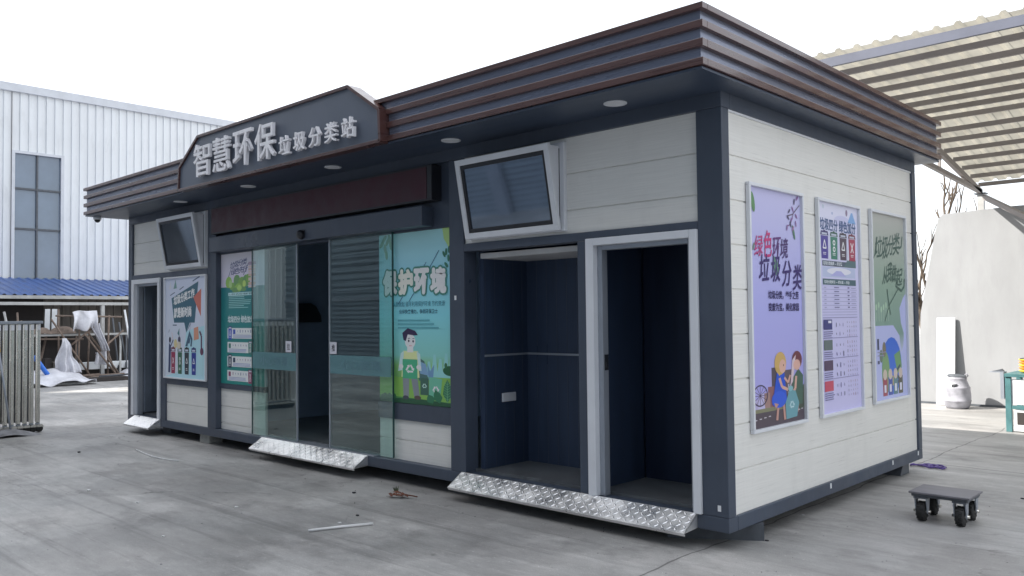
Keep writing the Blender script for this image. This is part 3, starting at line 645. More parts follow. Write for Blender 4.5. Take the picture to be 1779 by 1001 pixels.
# leaves and twig
a.ell(.06, 1.62, .028, .075, (104, 150, 104), 14, .25); a.ell(.06, 1.30, .012, .03, (120, 140, 130), 10, -.4); a.ell(.71, 1.44, .016, .06, (96, 132, 112), 12, .35)
a.path([(.82, 1.66), (.70, 1.58), (.60, 1.56)], .008, (96, 84, 110)); a.path([(.72, 1.60), (.66, 1.50), (.60, 1.48)], .007, (120, 90, 130))
for (u, v) in ((.62, 1.55), (.66, 1.50), (.70, 1.62), (.60, 1.47), (.76, 1.57), (.68, 1.54), (.73, 1.68), (.78, 1.71), (.64, 1.60), (.70, 1.47), (.75, 1.51)): a.ell(u, v, .010, .026, random.choice([(150, 110, 170), (90, 84, 120), (180, 130, 180)]), 8, random.uniform(-1, 1))
a.up(); 
for ch, u, c in (('绿', .065, (196, 84, 140)), ('色', .205, (206, 70, 132)), ('环', .345, (108, 62, 130)), ('境', .47, (88, 66, 124))): a.text(ch, u, 1.225, .13, .155 if ch != '色' else .20, c, .010, .10, .10)
a.ell(.40, 1.17, .035, .075, (110, 150, 130), 14, .3); a.up()
for ch, u, v in (('垃', .13, 1.05), ('圾', .31, 1.045), ('分', .49, 1.015), ('类', .67, .99)): a.text(ch, u, v, .155, .20, (72, 58, 120), .012, .08, .12)
a.text('垃圾分类，举手之劳', .27, .925, .50, .062, (58, 50, 100), .028); a.text('变废为宝，美化家园', .27, .835, .50, .062, (58, 50, 100), .028)
a.build('print', t)
# --- P2 chart poster
t, a, W, H = framed((-.018, 1.50, .745), SU, SN, .885, 1.78, .025, 'framed chart poster with four coloured bins above rows of tiny icons')
a.refl = 1.05
a.grad(0, W, [(0, (198, 194, 240)), (H*.6, (204, 202, 238)), (H, (214, 214, 234))]); a.up()
a.knots = [(-1, -1), (.02, .10), (.365, .78), (.375, .80), (.63, 1.04), (.655, 1.05), (.715, 1.10), (.75, 1.115), (.985, 1.20), (1.0, 1.205), (1.045, 1.25), (1.06, 1.265), (1.32, 1.50), (1.325, 1.50), (1.44, 1.60), (1.60, 1.70), (2, 1.8)]
a.ell(.50, 1.44, .16, .07, (196, 196, 228)); a.poly([(.62, 1.43), (.80, 1.43), (.73, 1.575), (.70, 1.575)], (128, 168, 216)); a.ell(.60, 1.56, .022, .045, (130, 110, 140)); a.ell(.30, 1.52, .015, .02, (160, 170, 206)); a.ell(.12, 1.60, .02, .04, (190, 200, 216))
a.rect(.08, .76, 1.0, 1.045, (90, 100, 116)); a.poly([(.52, 1.0), (.78, 1.0), (.78, 1.07), (.60, 1.07)], (96, 118, 122)); a.rect(.08, .76, .75, .985, (186, 194, 222)); a.ell(.42, .89, .25, .085, (222, 222, 244)); a.rect(.08, .77, .655, .715, (84, 108, 116)); a.up()
a.poly([(.24, .78), (.56, .78), (.46, .90), (.36, .90)], (176, 176, 222))
a.text('垃圾四分 绿色加分', .05, 1.325, .74, .115, (64, 88, 132), .045)
a.text('垃圾分类指南 — 知识篇', .10, 1.008, .38, .032, (220, 225, 230), .02); a.text('垃圾分类知识 — 桶分类 — 手册', .11, .668, .52, .034, (220, 225, 230), .02)
for i, c in enumerate(((84, 72, 150), (74, 130, 112), (92, 80, 92), (168, 76, 96))): a.bin(.06+i*.19, 1.06, .145, .26, c, ('tri', 'two', 'tri', 'x')[i])
pass
for i in range(3): a.poly([(.215+i*.19, 1.06), (.245+i*.19, 1.06), (.24+i*.19, 1.16), (.225+i*.19, 1.18)], (220, 224, 236))
for v in (.63, .60, .565, .53, .495, .46, .425, .40, .375): a.rect(.06, .78, v, v+.0035, (150, 150, 190))
for v in (.615, .58, .545, .51, .475, .44): a.rect(.58, .62, v, v+.01, (96, 90, 140)); a.rect(.66, .76, v, v+.005, (140, 140, 180)); a.rect(.10, .14, v, v+.006, (150, 150, 180)); a.rect(.30, .40, v, v+.008, (120, 120, 160))
for k, c in enumerate(((74, 76, 128), (104, 116, 116), (92, 76, 100), (196, 82, 104))):
    v = .345-k*.085; a.rect(.06, .78, v+.018, v+.021, (150, 148, 190)); a.rect(.07, .24, v-.03, v+.012, c); a.bars(.07, v-.037, .19, 4, .0085, .004, (120, 118, 160), .2)
    a.icons(.29, .50, v-.068, v+.008, 3, 2, [(70, 66, 110), (100, 96, 150), (80, 90, 120)], .011); a.icons(.53, .77, v-.068, v+.008, 5, 4, [(70, 66, 110), (110, 106, 150), (150, 110, 130)], .007)
a.up(); a.bars(.16, .352, .07, 1, .01, .01, (220, 220, 235)); a.build('print', t)
# --- P3 green poster
t, a, W, H = framed((-.018, 2.635, .760), SU, SN, .915, 1.77, .025, 'green framed poster with brush calligraphy and a blue globe above small bins')
a.refl = 1.0
a.grad(0, W, [(0, (168, 178, 232)), (.40, (196, 200, 232)), (.60, (128, 158, 148)), (1.05, (148, 172, 156)), (1.4, (172, 182, 172)), (H, (178, 178, 172))]); a.up()
a.poly([(0, 0), (W, 0), (W, .98), (.80, .94), (.70, .84), (.73, .70), (.80, .60), (.78, .48), (.72, .42), (.68, .58), (.52, .68), (0, .68)], (186, 192, 236)); a.up()
for i in range(7): a.rect(.04+i*.06, .046+i*.06, .72, .80+.07*random.random(), (190, 210, 190)); a.ell(.043+i*.06, .83+.02*(i % 3), .018, .03, (178, 206, 180), 10)
a.ell(.46, .30, .26, .27, (62, 112, 214)); a.up(); a.ell(.30, .24, .10, .20, (128, 164, 116)); a.poly([(.52, .40), (.68, .44), (.72, .28), (.60, .22)], (116, 160, 108)); a.ell(.44, .16, .10, .05, (190, 176, 110)); a.ell(.27, .46, .045, .07, (128, 120, 100)); a.ell(.19, .40, .04, .06, (110, 128, 110)); a.path([(.68, .30), (.56, .24), (.64, .16), (.58, .12)], .025, (62, 74, 100))
a.rect(.10, .145, .46, .56, (70, 76, 100)); a.bars(.10, .44, .22, 2, .03, .008, (150, 150, 180)); a.rect(.10, .15, .33, .36, (80, 86, 120)); a.up()
for i, c in enumerate(((160, 70, 90), (62, 82, 170), (92, 130, 140), (86, 84, 70))): a.rect(.22+i*.135, .33+i*.135, .03, .20, c); a.ell(.275+i*.135, .225, .05, .05, (206, 190, 180))
a.up()
for i in range(4): a.rect(.25+i*.135, .30+i*.135, .06, .13, (220, 220, 236))
dk = (80, 104, 96); pass
for ch, u, v, w_, h_ in (('垃', .08, 1.30, .17, .20), ('圾', .24, 1.29, .17, .22), ('分', .40, 1.33, .16, .20), ('类', .54, 1.34, .18, .22), ('从', .26, 1.06, .13, .17), ('我', .37, 1.08, .13, .19), ('做', .49, 1.08, .13, .17), ('起', .60, 1.04, .18, .18)): a.text(ch, u, v, w_, h_, dk, .012, .12, .25)
a.path([(.72, 1.42), (.79, 1.44), (.82, 1.54)], .022, dk); a.path([(.62, 1.05), (.76, 1.01), (.84, 1.05), (.85, 1.13)], .024, dk); a.path([(.66, 1.02), (.44, .88), (.30, .72)], .014, dk); a.path([(.38, 1.02), (.42, .86), (.46, .78)], .02, dk); a.path([(.02, 1.26), (.10, 1.34), (.15, 1.5)], .012, dk)
a.build('print', t)
# --- front poster by the narrow door
t, a, W, H = framed((-8.548, .0, .803), fx, fn, 1.215, 1.37, .02, 'white poster with teal speech sign and four coloured bins beside the narrow door')
a.refl = 1.15
a.grad(0, W, [(0, (206, 214, 232)), (H, (200, 206, 232))]); a.up()
a.poly([(.0, 0), (W, 0), (W, .70), (.62, .62), (.5, .10)], (176, 214, 226)); a.up()
dk = (58, 100, 118)
a.knots = [(-1, -.72), (.40, .70), (1.20, 1.33), (3, 3)]
a.poly([(.18, .86), (.96, 1.12), (.86, .44), (.72, .44), (.62, .30), (.56, .44), (.26, .44)], dk)
a.poly([(.24, 1.02), (.30, 1.18), (.34, 1.03)], (110, 150, 146)); a.poly([(.10, 1.02), (.15, 1.16), (.18, 1.03)], (206, 208, 216))
a.line(.14, .91, .28, .96, .016, (70, 90, 120)); a.line(.42, 1.0, .54, 1.05, .016, (70, 90, 120)); a.line(.80, 1.13, 1.0, 1.20, .02, (70, 90, 120)); a.line(.22, .40, .34, .40, .016, (70, 90, 120)); a.line(.10, .30, .12, .34, .01, (100, 110, 130)); a.up()
a.poly([(.82, .86), (1.04, 1.0), (1.03, .54)], (196, 110, 96))
a.text('垃圾分类工作', .25, .735, .60, .15, (226, 238, 240), .05, .22); a.text('就是新时尚', .26, .52, .50, .17, (226, 238, 240), .05, .05)
a.poly([(.36, .29), (.42, .36), (.42, .25)], (70, 120, 130)); a.poly([(.62, .30), (.76, .46), (.74, .40)], (90, 110, 130))
a.knots = None
for i, c in enumerate(((150, 52, 84), (58, 104, 82), (54, 62, 72), (46, 62, 146))): a.bin(.175+i*.20, .05, .125, .36 if i else .36, c, ('x', 'two', 'tri', 'tri')[i])
pass
a.poly([(.09, .06), (.15, .06), (.17, .42), (.11, .46)], (60, 72, 110)); a.ell(.14, .50, .03, .04, (50, 50, 70)); a.line(.17, .42, .24, .50, .02, (60, 72, 110)); a.line(.22, .50, .20, .60, .014, (222, 196, 196))
a.ell(.42, .50, .04, .05, (84, 84, 110)); a.ell(.41, .43, .06, .05, (204, 196, 180)); a.ell(.31, .45, .05, .06, (214, 200, 150))
a.ell(.70, .50, .035, .045, (70, 96, 120)); a.poly([(.60, .42), (.66, .42), (.72, .55), (.76, .50), (.74, .42), (.78, .42), (.80, .52), (.72, .62), (.78, .74)], (66, 98, 124)); a.poly([(.84, .50), (.98, .52), (.96, .68), (.84, .66)], (206, 148, 124))
a.poly([(.98, .06), (1.08, .06), (1.10, .40), (1.0, .44)], (176, 214, 222)); a.path([(1.0, .62), (1.05, .56), (1.05, .40)], .035, (90, 60, 90)); a.ell(1.06, .36, .045, .05, (100, 60, 90))
a.build('print', t)
# --- left window poster (behind the glass)
def winposter(x0, x1, z0, z1, label):
    t = thing('window_poster', label, 'poster', (x0, .07, z0))
    MB().box(x0, x1, .069, .110, z0, z1, WHITEM).build('backing_board', t)
    return t, Art((x0, .068, z0), fx, fn), x1-x0, z1-z0
t, a, W, H = winposter(-7.108, -6.055, .792, 2.408, 'teal and lavender window poster with four bin rows, left of the glass doors')
a.refl = 1.35
a.knots = [(0, .02), (.545, .76), (.63, .84), (.64, .93), (.83, 1.08), (.86, 1.09), (.915, 1.13), (1.07, 1.20), (1.20, 1.34), (1.5, 1.53), (1.616, 1.616)]
a.grad(0, W, [(-.0147, (44, 128, 122)), (1.07, (46, 118, 122))]); a.grad(0, W, [(1.07, (196, 190, 232)), (H, (206, 202, 236))]); a.up()
for ch, u, v in (('垃', .22, 1.33), ('圾', .32, 1.35), ('分', .42, 1.37), ('类', .52, 1.38), ('绿', .24, 1.20), ('色', .34, 1.22), ('先', .44, 1.23), ('行', .53, 1.24)): a.text(ch, u, v, .115, .13, (64, 70, 116), .014, .15, .2)
a.line(.17, 1.16, .26, 1.34, .012, (64, 70, 116)); a.line(.56, 1.2, .68, 1.42, .012, (64, 70, 116))
a.up()
for u, v, r in ((.20, 1.12, .08), (.30, 1.05, .08), (.40, 1.14, .08), (.52, 1.10, .09), (.62, 1.13, .08), (.44, 1.02, .10), (.36, .98, .08), (.56, 1.0, .07), (.68, 1.16, .06)): a.ell(u, v, r, r*.9, random.choice([(120, 160, 84), (138, 178, 88), (104, 146, 92)]), 14)
a.up(); a.ell(.46, 1.03, .06, .06, (166, 198, 116)); a.ell(.24, 1.10, .04, .05, (160, 190, 130)); a.ell(.58, 1.10, .04, .04, (176, 200, 110))
for i in range(7): a.rect(.68, .85, 1.03+i*.05, 1.065+i*.05, ((206, 186, 178), (196, 170, 160))[i % 2])
a.rect(.68, .86, 1.38, 1.44, (170, 150, 170))
a.rect(.19, .80, .86, .915, (176, 214, 210)); a.up(); a.text('人人参与 垃圾分类 共建美好家园', .205, .87, .56, .036, (60, 100, 110), .02); a.bars(.20, .83, .56, 7, .028, .010, (150, 196, 194), .35)
a.text('垃圾四分 绿色加分', .18, .545, .62, .085, (196, 226, 222), .045)
for i, (c, side) in enumerate((((58, 82, 170), 0), ((66, 116, 110), 1), ((40, 60, 84), 0), ((130, 60, 96), 1))):
    v = .40-i*.128; a.rect(.17, .80, v, v+.095, (206, 214, 232)); a.up(); bu = .19 if side == 0 else .68
    o = .31 if side == 0 else .20; a.rect(o, o+.055, v+.04, v+.082, c); a.icons(o+.08, o+.46, v+.045, v+.088, 6, 1, [(60, 70, 120), (100, 110, 150), (130, 90, 120)], .014)
    a.bars(o, v+.034, .46, 3, .011, .005, (130, 140, 180), .1); a.bin(bu, v-.012, .09, .125, c, ('tri', 'two', 'tri', 'x')[i])
a.build('print', t)
# --- right window poster
t, a, W, H = winposter(-3.862, -2.752, .768, 2.408, 'sky blue window poster of a man holding a recycling crate, right of the glass doors')
a.refl = 1.40
a.grad(0, W, [(0, (70, 128, 78)), (.12, (92, 150, 84)), (.36, (128, 176, 110)), (.46, (126, 186, 178)), (.85, (126, 196, 206)), (1.3, (140, 192, 226)), (H, (158, 204, 228))]); a.up()
a.knots = [(-1, -.66), (9, 5.94)]
a.poly([(0, .10), (W, .06), (W, .42), (.80, .38), (.55, .44), (.30, .37), (0, .46)], (124, 170, 82)); a.up()
for u, h_ in ((.74, .62), (.82, .72), (.90, .66), (.98, .74), (1.05, .68)): a.poly([(u-.05, .40), (u+.05, .40), (u+.02, h_), (u-.01, h_)], (136, 190, 190))
for i in range(6): a.ell(.05+i*.035, .06+.02*(i % 2), .035, .05, (52, 98, 66), 10)
a.poly([(.0, .0), (W, .0), (W, .05), (.55, .08), (0, .05)], (44, 84, 60))
a.ell(1.04, .50, .10, .07, (44, 92, 62)); a.ell(.98, .57, .02, .04, (54, 104, 70)); a.up()
a.poly([(.52, .72), (.68, .62), (.74, .34), (.60, .34)], (72, 104, 104)); a.poly([(.60, .62), (.70, .58), (.74, .42), (.62, .44)], (118, 152, 182)); a.poly([(.72, .60), (.76, .48), (.82, .58), (.80, .36), (.74, .36)], (104, 140, 172))
a.rect(.62, .74, .14, .38, (62, 96, 84)); a.poly([(.74, .10), (.90, .12), (.93, .38), (.75, .40)], (104, 172, 146)); a.up(); a.recycle(.84, .23, .055, (220, 240, 232)); a.recycle(.68, .27, .04, (170, 200, 190))
# man
a.poly([(.37, .10), (.45, .10), (.46, .40), (.36, .40)], (128, 134, 140)); a.poly([(.53, .10), (.61, .11), (.58, .40), (.48, .40)], (122, 128, 136)); a.ell(.405, .085, .045, .028, (66, 70, 80)); a.ell(.58, .095, .05, .03, (84, 74, 70))
a.poly([(.34, .38), (.61, .38), (.59, .76), (.37, .76)], (198, 206, 150)); a.poly([(.33, .72), (.38, .76), (.36, .48), (.29, .46)], (180, 214, 204)); a.poly([(.62, .72), (.57, .76), (.60, .48), (.64, .48)], (180, 214, 204)); a.rect(.43, .52, .74, .82, (226, 208, 204)); a.up()
a.rect(.36, .58, .36, .64, (70, 158, 120)); a.ell(.475, .90, .078, .105, (240, 218, 216)); a.ell(.335, .53, .035, .035, (240, 218, 216)); a.ell(.60, .53, .035, .035, (240, 218, 216)); a.up()
a.recycle(.47, .50, .075, (226, 244, 236)); a.poly([(.375, .92), (.36, 1.02), (.44, 1.09), (.55, 1.05), (.59, .99), (.53, .985), (.44, 1.0), (.41, .90)], (54, 44, 74)); a.ell(.455, .905, .012, .018, (50, 40, 60), 10); a.ell(.52, .90, .012, .018, (50, 40, 60), 10); a.line(.46, .835, .50, .835, .008, (190, 100, 110)); a.line(.44, .94, .475, .945, .008, (54, 44, 74)); a.line(.51, .94, .54, .94, .008, (54, 44, 74))
# fern leaves bottom right
for u, v, l, r in ((1.0, .06, .32, 0), (.90, .04, .20, .35), (1.08, .05, .26, -.25), (.80, .03, .14, .5)):
    c, s_ = math.cos(r), math.sin(r)
    q = lambda p: (min(W-.005, u+p[0]*c-p[1]*s_), v+p[0]*s_+p[1]*c)
    a.poly([q(p) for p in ((0, 0), (.06, l*.35), (.045, l*.7), (0, l), (-.045, l*.7), (-.06, l*.35))], (54, 112, 82))
a.up()
for i in range(7): a.line(1.0, .10+i*.035, 1.045, .13+i*.035, .006, (110, 166, 128)); a.line(1.0, .10+i*.035, .955, .13+i*.035, .006, (110, 166, 128))
a.line(1.0, .06, 1.0, .36, .007, (110, 166, 128))
a.knots = None
for u, v in ((.05, 1.55), (.10, 1.50), (.14, 1.57), (.09, 1.60), (.17, 1.60), (.12, 1.44), (.19, 1.53)): a.ell(u, v, .022, .05, (110, 156, 130), 10, random.uniform(-1, 1))
a.poly([(.95, H), (W, H), (W, 1.32), (1.06, 1.36), (1.02, 1.48), (.97, 1.54)], (166, 196, 126)); a.up()
for u, v in ((1.0, 1.42), (1.03, 1.36), (.97, 1.40), (1.04, 1.44), (1.0, 1.30)): a.ell(u, v, .016, .034, (58, 110, 90), 10, random.uniform(-1, 1))
a.line(.66, 1.16, .90, 1.44, .008, (70, 100, 130)); a.line(.52, 1.12, .72, 1.34, .008, (70, 100, 130)); a.line(.30, .95, .44, 1.10, .008, (70, 100, 130)); a.line(.46, .97, .60, 1.12, .008, (70, 100, 130)); a.up()
for ch, u, c in (('保', .085, (214, 236, 236)), ('护', .325, (232, 238, 196)), ('环', .56, (230, 240, 238)), ('境', .80, (232, 242, 210))):
    u -= .01
    for q in range(12): a.text(ch, u+.030*math.cos(q*.5236), 1.05+.030*math.sin(q*.5236), .20, .225, (66, 124, 112), .008)
    for q in range(8): a.text(ch, u+.013*math.cos(q*.785), 1.05+.013*math.sin(q*.785), .20, .225, c, .008)
pass
a.text('从我做起 循环利用保护环境 节约资源', .22, .925, .76, .05, (64, 120, 136), .004); a.text('伙伴快来接力，争做环保卫士', .32, .855, .56, .045, (48, 92, 112), .014)
a.bars(.30, .80, .66, 3, .035, .012, (84, 150, 160), .35)
a.build('print', t)

# ================================================================== supports under the station
tag(MB().box(-7.66, -7.40, .06, .24, 0, .118, CONC).build('concrete_block', loc=(-7.53, .15, 0), bevel=.008), 'pale concrete block propping the frame left of the glass doors', 'block')
tag(MB().box(-8.98, -8.74, .16, .36, 0, .118, DARKST).build('support_block', loc=(-8.86, .26, 0), bevel=.008), 'dark block under the frame beside the short left ramp', 'block')
b = MB()
o = Vector((-.52, .05, 0)); U = Vector((.56, .36, 0)); Vv = Vector((-.06, .10, 0))
b.slab(o, U, Vv, (0, 0, .012), DARKST); b.slab(o+Vector((0, 0, .012)), U, Vv.normalized()*.008, (0, 0, .092), DARKST); b.slab(o+Vector((0, 0, .104)), U, Vv, (0, 0, .012), DARKST)
b.slab(o+U-U.normalized()*.008+Vv.normalized()*.008+Vector((0, 0, .0125)), U.normalized()*.008, Vv*.9, (0, 0, .091), DARKST)
tag(b.build('steel_channel', loc=(-.25, .2, 0)), 'short grey steel channel wedged under the near corner of the station', 'steel channel')
tag(MB().prism([(-.06, 3.42, 0), (-.06, 3.66, 0), (-.06, 3.66, .117), (-.06, 3.50, .117)], (-.34, 0, 0), DARKST).build('support_block', loc=(-.2, 3.55, 0), bevel=.006), 'dark wedge block under the rear right corner of the station', 'block')

# ================================================================== wheeled dolly
ct = thing('wheeled_dolly', 'small dark dolly on four knobbly rubber wheels in front of the side wall', 'dolly', (.80, 1.86, 0))
b = MB(); b.box(.585, 1.01, 1.68, 2.03, .207, .222, CARTTOP); b.box(.60, .995, 1.695, 2.015, .185, .2065, DARKST); b.build('platform', ct, bevel=.004)
for cx, cy in ((.665, 1.735), (.935, 1.735), (.665, 1.985), (.935, 1.985)):
    b = MB(); b.box(cx-.048, cx+.048, cy-.045, cy+.045, .172, .1845, DARKST)
    for sx in (-.045, .037): b.prism([(cx+sx, cy-.035, .1718), (cx+sx, cy+.035, .1718), (cx+sx, cy+.015, .06), (cx+sx, cy-.015, .06)], (.008, 0, 0), GREYM)
    b.tube([(cx-.06, cy, .074), (cx+.06, cy, .074)], .012, STEEL, 10)
    f = b.build('caster', ct)
    b = MB(); b.lathe((cx-.03, cy, .074), (1, 0, 0), [(0, .045), (.003, .062), (.014, .070), (.046, .070), (.057, .062), (.06, .045)], RUBBER, 26)
    for i in range(13):
        for s in (0, 1):
            th = 2*math.pi*(i+.5*s)/13; rad = Vector((0, math.cos(th), math.sin(th))); tn = Vector((0, -math.sin(th), math.cos(th)))
            p = Vector((cx-.026+s*.028, cy, .074))+rad*.0665-tn*.006; b.slab(p, (.024, 0, 0), tn*.012, rad*.0075, RUBBER)
    b.build('wheel', f)

# ================================================================== litter
tag(MB().tube([(-2.60, -1.57, .012), (-2.51, -1.34, .013), (-2.41, -1.12, .012)], .010, SCRAP, 8).build('plastic_stick', loc=(-2.5, -1.35, 0)), 'straight white plastic stick lying on the open concrete', 'stick')
tag(MB().tube([(-7.64, -.77, .008), (-7.3, -.82, .008), (-6.95, -.86, .008), (-6.65, -.85, .008), (-6.41, -.80, .008)], .008, SCRAP, 6).build('plastic_strip', loc=(-7, -.82, 0)), 'thin curved white strip lying before the left end bay', 'strip')
lp = thing('dry_plant_scrap', 'reddish brown dry leaf scrap on the concrete before the posters', 'leaf litter', (-3.07, -.36, 0))
b = MB(); rn = random.Random(4)
for i in range(9):
    c = Vector((-3.10+rn.uniform(-.05, .18), -.38+rn.uniform(-.04, .06), .015+rn.random()*.012)); d = Vector((rn.uniform(.6, 1), rn.uniform(-.4, .4), rn.uniform(-.1, .15))).normalized(); e = d.cross(Vector((0, 0, 1))).normalized()
    l = rn.uniform(.05, .09); q = b.add([c-d*l, c+e*.018+Vector((0, 0, .01)), c+d*l, c-e*.018+Vector((0, 0, .012)), c+Vector((0, 0, .022))])
    for f in ((0, 1, 4), (1, 2, 4), (2, 3, 4), (3, 0, 4)): b.face([q+k for k in f], DRYLEAF)
b.tube([(-3.05, -.36, .02), (-2.95, -.34, .03), (-2.86, -.30, .02)], .006, DRYLEAF, 6); b.build('dry_leaves', lp)
b = MB()
for i in range(5):
    d = Vector((rn.uniform(-.5, .5), rn.uniform(-.5, .3), 1)).normalized(); c = Vector((-3.13, -.31, .01)); e = d.cross(Vector((0, 1, 0))).normalized()*.012
    q = b.add([c, c+d*.035+e, c+d*.075, c+d*.035-e]); b.face([q, q+1, q+2, q+3], GREENLEAF)
b.build('sprout', lp)
for i, (x, y, s, m) in enumerate(((-5.48, -2.09, .022, SCRAP), (-3.49, -.52, .02, DARKSCRAP), (-2.65, -1.26, .018, SCRAP), (-3.77, -1.52, .02, SCRAP), (-.36, 1.33, .014, DARKSCRAP), (-.09, 1.31, .012, SCRAP), (1.05, 3.05, .016, DARKSCRAP), (-2.75, -1.02, .016, DARKSCRAP), (-4.6, -2.0, .016, SCRAP), (.05, .42, .014, DARKSCRAP), (-8.0, -1.3, .025, DARKSCRAP), (-3.3, -2.35, .014, SCRAP))):
    b = MB(); b.prism([(x+s*math.cos(t*1.05+i)*(1+.4*math.sin(3*t+i)), y+s*.7*math.sin(t*1.05+i), 0.001) for t in range(6)], (s*.2, 0, s*.5), m)
    o = b.build('scrap_chip', loc=(x, y, 0))
    tag(o, 'tiny white scrap lying on the concrete' if m is SCRAP else 'tiny dark chip lying on the concrete', 'scrap', 'tiny white scraps' if m is SCRAP else 'tiny dark chips')
pts = [(-.12+.10*math.cos(t*.45)+.006*t, 4.10+.05*math.sin(t*.9)+.05*math.cos(t*.33), .012+.004*(t % 3)) for t in range(40)]
tag(MB().tube(pts, .009, PURPLE, 6).build('cable_coil', loc=(-.1, 4.1, 0)), 'tangled purple cable on the ground behind the rear right corner', 'cable')

b = MB(); rn = random.Random(77)
for i in range(320):                        # loose grit, densest along the foot of the station
    if i % 2: x, y = rn.uniform(-9.5, .8), -abs(rn.gauss(0, .28))-.02
    else: x, y = rn.uniform(-8, 2.4), rn.uniform(-3.2, 3.2)
    if not i % 2 and -9.9 < x < .1 and y > -.05: x = rn.uniform(.12, 2.4)
    r = rn.uniform(.0025, .0075); q = b.add([(x+r*math.cos(a)*rn.uniform(.7, 1.3), y+r*math.sin(a)*rn.uniform(.7, 1.3), .0005) for a in (0, 1.26, 2.5, 3.8, 5.0)]+[(x, y, r*.9)])
    m = (CONC, DARKSCRAP, RAG, CONC)[i % 4]
    for k in range(5): b.face([q+k, q+(k+1) % 5, q+5], m)
o = b.build('grit'); o['label'] = 'fine loose grit scattered over the concrete along the station'; o['category'] = 'grit'; o['kind'] = 'stuff'

# ================================================================== RIGHT BACKGROUND
# canopy
cn = thing('translucent_canopy', 'brownish steel canopy with cream translucent ribbed roof sheets behind the station', 'canopy', (2, 7.7, 0))
CX0, CX1 = -1.22, 9.0
sec = [(4.45, 4.56), (7.96, 4.37), (11.05, 3.80)]
for (ya, za), (yb, zb) in zip(sec, sec[1:]):
    prof = []; x = CX0-.12
    while x < CX1+.1:
        prof += [(x, ya-.04, za+.03), (x+.12, ya-.04, za+.03), (x+.145, ya-.04, za+.062), (x+.185, ya-.04, za+.062), (x+.21, ya-.04, za+.03)]; x += .21
    MB().strip(prof, (0, yb-ya, zb-za), CANSHEET).build('roof_sheet', cn)
b = MB()
pur = [(4.45, 4.516), (4.918, 4.478), (5.386, 4.449), (5.854, 4.432), (6.321, 4.405), (6.789, 4.39), (7.257, 4.375), (7.725, 4.350), (8.193, 4.265), (8.661, 4.20), (9.129, 4.125), (9.596, 4.05), (10.064, 3.97), (10.532, 3.885), (11.0, 3.793)]
for i, (y, z) in enumerate(pur):
    h = .062 if i else .10
    MB().box(CX0, CX1, y-.022, y+.022, z-h+.02, z+.024, PURLIN if i else EDGE_SHADE).build('purlin', cn)
for x in (-1.20, 3.6, 8.4):
    b = MB(); 
    for (ya, za), (yb, zb) in zip(sec, sec[1:]): b.slab((x-.03, ya, za-.19), (.06, 0, 0), (0, yb-ya, zb-za), (0, 0, .09), PURLIN)
    b.build('rafter', cn)
    b = MB(); b.slab((x-.03, 4.5, 3.95), (.06, 0, 0), (0, 6.5, -.32), (0, 0, .07), PURLIN)
    for k, y in enumerate((5.2, 6.4, 7.6, 8.8, 10.0)):
        zt = 4.56-.19-(y-4.45)*.054 if y < 7.96 else 4.37-.19-(y-7.96)*.184
        b.box(x-.02, x+.02, y-.02, y+.02, 3.95-(y-4.5)*.0492+.07, zt, PURLIN)
    b.build('truss', cn)
    b = MB(); b.box(x-.05, x+.05, 11.0, 11.10, 0, 3.62, PALEPOLE); b.build('column', cn)
    b = MB(); b.box(x-.09, x+.09, 10.96, 11.14, 3.621, 3.64, DARKST); b.build('cap_plate', cn)
b = MB(); b.slab((-1.16, 10.97, 3.60), Vector((-0.077, 9.500, 2.950))-Vector((-1.16, 10.97, 3.60)), (.055, .03, 0), (0, 0, -.08), PURLIN); b.build('brace', cn)
# white wall
ww = [( -2.14, 0), (-2.07, 1.56), (-1.80, 2.95), (-1.74, 3.20), (-1.66, 3.27), (-1.1, 3.29), (-.6, 3.31), (.3, 3.30), (4.5, 3.33), (10, 3.3), (10, 0)]
wt = thing('white_boundary_wall', 'tall bright white sheet wall with sloping left edge behind the canopy bay', 'wall', (3, 10.5, 0))
MB().prism([(x, 10.5, z) for x, z in ww], (0, .12, 0), WHITEWALL).build('wall_sheet', wt)
MB().box(-2.13, 10, 10.475, 10.499, .0, .035, DARKST).build('base_shade_strip', wt)  # added dark strip standing in for the shaded gap at the foot
tag(MB().slab((-1.80, 10.34, .005), (.29, 0, 0), (.01, .13, 1.48), (0, -.03, .003), WHITEP).build('white_board', loc=(-1.65, 10.4, 0), bevel=.004), 'narrow white board leaning on the white wall behind the drum', 'board')
dr = thing('plastic_drum', 'pale lilac plastic drum with a dark open lid by the white wall', 'drum', (-1.38, 10.0, 0))
MB().lathe((-1.38, 10.0, 0), (0, 0, 1), [(0, .15), (.01, .165), (.05, .19), (.12, .205), (.125, .211), (.135, .211), (.14, .205), (.22, .207), (.32, .195), (.335, .20), (.345, .20), (.355, .19), (.42, .165), (.47, .145), (.48, .15), (.51, .15), (.515, .135)], BARREL, 32).build('drum_body', dr)
MB().lathe((-1.38, 10.0, .516), (.12, -.05, 1), [(0, .14), (.018, .145), (.03, .12)], DARKST, 28).build('drum_lid', dr)
b = MB(); b.tube([(-1.235, 9.97, .50), (-1.20, 9.965, .54), (-1.215, 9.97, .57), (-1.25, 9.975, .555)], .012, BARREL, 8); b.build('drum_handle', dr)
b = MB(); b.prism([(-1.41, 9.818, .40), (-1.33, 9.812, .41), (-1.335, 9.812, .37), (-1.405, 9.806, .33)], (0, .02, 0), BLACK); b.build('handle_opening', dr)
